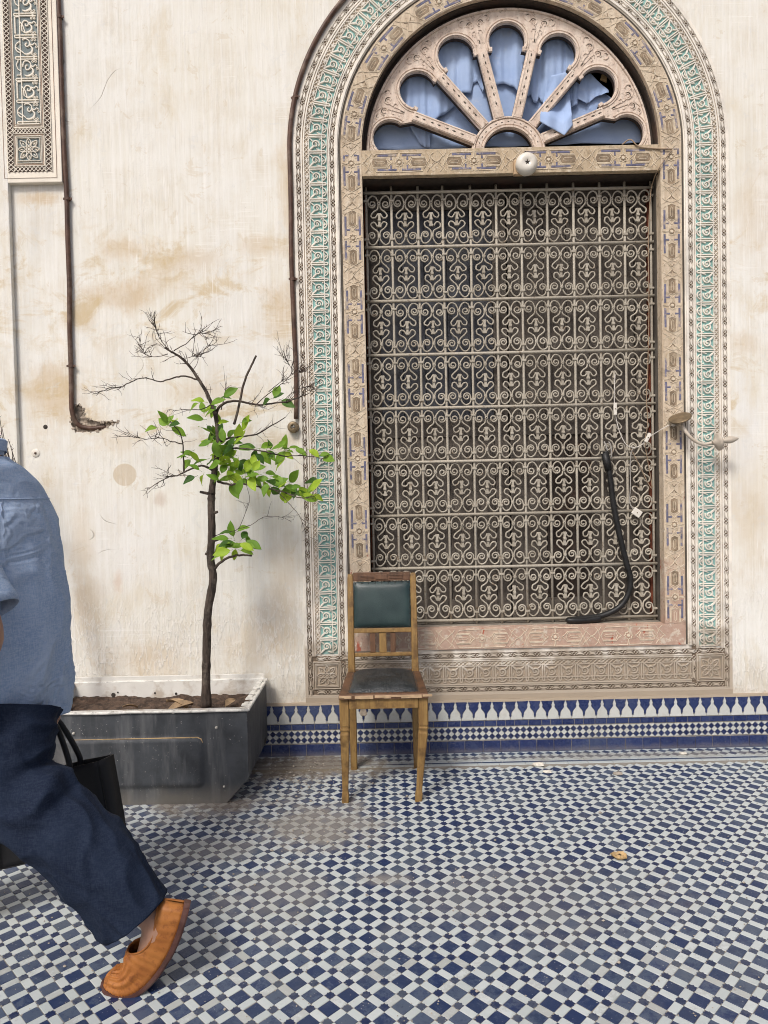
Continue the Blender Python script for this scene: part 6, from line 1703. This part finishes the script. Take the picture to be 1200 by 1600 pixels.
# ================================================================== BAG
BY = -1.36
tlb, trb, brb, blb = W(-4, 1222, BY), W(165, 1184, BY), W(187, 1309, BY), W(14, 1350, BY)
bag = thing('tote_bag', 'black soft tote bag carried behind the striding person', 'bag', tuple((blb+brb)/2))
BO = Vector((blb+brb)/2)
b = MB(); nu, nv = 22, 16; thk = Vector((.05, .115, 0))
for side in (0, 1):
    def P(i, j):
        u, v = i/(nu-1), j/(nv-1); p = tlb.lerp(trb, u).lerp(blb.lerp(brb, u), v)
        bul = .5+.28*math.sin(math.pi*u)**.6*math.sin(math.pi*min(1, v*.8+.1))**.7
        return p+thk*(bul if side else -bul)*.5+Vector((0, .006*noise.noise(Vector((u*4, v*4, side*5))), .003*noise.noise(Vector((u*5, v*5, 2)))))
    b.grid(P, nu, nv)
    if side == 0: f_ = [P(0, j) for j in range(nv)]; g_ = [P(nu-1, j) for j in range(nv)]; h_ = [P(i, nv-1) for i in range(nu)]
    else:
        for A, B_ in ((f_, [P(0, j) for j in range(nv)]), (g_, [P(nu-1, j) for j in range(nv)]), (h_, [P(i, nv-1) for i in range(nu)])):
            b.add(A+B_, [(k, k+1, len(A)+k+1, len(A)+k) for k in range(len(A)-1)])
o = b.build('bag_body', M['black_canvas'], None, True); o.parent = bag; o.matrix_parent_inverse = Matrix.Translation(-BO)
so = o.modifiers.new('thickness', 'SOLIDIFY'); so.thickness = .003
gripp = wrR+Vector((-.012, .01, -.095))
for side, u0, u1 in ((-1, .30, .74), (1, .36, .68)):
    A = tlb.lerp(trb, u0)+thk*side*.26; B_ = tlb.lerp(trb, u1)+thk*side*.26
    path = catmull([A-Vector((0, 0, .03)), A+Vector((0, 0, .02)), gripp+Vector((-.02, side*.012, -.005)), gripp+Vector((.02, side*.012, -.005)), B_+Vector((0, 0, .02)), B_-Vector((.002, 0, .03))], 7)
    b = MB(); b.tube(path, .0085, 8); o = b.build('handle', M['black_canvas'], None, True); o.parent = bag; o.matrix_parent_inverse = Matrix.Translation(-BO)
# ================================================================== LITTER ON THE FLOOR
p = G(968, 1342); b = MB()
def P(i, j):
    a = 2*math.pi*i/22; r_ = (.004, .012, .019, .024)[j]*(1+.35*noise.noise(Vector((math.cos(a)*2, math.sin(a)*2, j*.4)))); return (r_*math.cos(a)*1.2, r_*math.sin(a), (.012, .004, .003, .010)[j]+.006*noise.noise(Vector((math.cos(a)*2.6, math.sin(a)*2.6, j+3))))
b.grid(P, 22, 4, True); o = b.build('crumpled_wrapper', M['debris_tan'], None, True); o.location = (p.x, p.y, .004); tag(o, 'crumpled tan scrap lying alone on the floor tiles', 'litter')
for px, py, sx, lab in ((842, 1197, .030, 'larger white plaster crumb on floor right of chair'), (856, 1208, .022, 'small white plaster crumb in front of the larger one'), (1068, 1179, .020, 'white plaster crumb against the wall at right'), (966, 1211, .024, 'grey crumb of mortar on far floor tiles')):
    p = G(px, py); b = MB(); bm2 = bmesh.new(); bmesh.ops.create_icosphere(bm2, subdivisions=2, radius=1)
    bm2.verts.index_update()
    b.add([(v.co.x*sx*(1+.4*noise.noise(v.co*1.7)), v.co.y*sx*.7*(1+.4*noise.noise(v.co*1.9)), v.co.z*sx*.28*(1+.4*noise.noise(v.co*2.3))) for v in bm2.verts], [[v.index for v in f.verts] for f in bm2.faces]); bm2.free()
    o = b.build('plaster_crumb', M['debris_pale' if 'white' in lab else 'pebble']); o.location = (p.x, p.y, .003+sx*.2); tag(o, lab, 'crumb')
b = MB(); oct_ = [(1, 0, 0), (-1, 0, 0), (0, 1, 0), (0, -1, 0), (0, 0, 1), (0, 0, -1)]; of_ = [(0, 2, 4), (2, 1, 4), (1, 3, 4), (3, 0, 4), (2, 0, 5), (1, 2, 5), (3, 1, 5), (0, 3, 5)]
lr = random.Random(77)
for k in range(1500):
    if k < 900: px, py = lr.gauss(470, 75), lr.uniform(1186, 1240) if lr.random() < .7 else lr.gauss(1280, 40)
    else: px, py = lr.uniform(0, 1200), 1185+415*lr.random()**1.5
    p = G(px, py); s_ = lr.uniform(.0012, .0035) if lr.random() < .93 else lr.uniform(.004, .008)
    if p.y > -.03 or (PLX0-.02 < p.x < PLX1+.02 and p.y > PLY0-.02): continue
    b.add([(p.x+x*s_*lr.uniform(.6, 1.3), p.y+y*s_*lr.uniform(.6, 1.3), .004+s_*.5+z*s_*.7) for x, y, z in oct_], of_)
stuff(b.build('floor_grit', M['pebble'])); bpy.data.objects['floor_grit']['label'] = 'loose grit and dust scattered over the floor tiles'; bpy.data.objects['floor_grit']['category'] = 'grit'
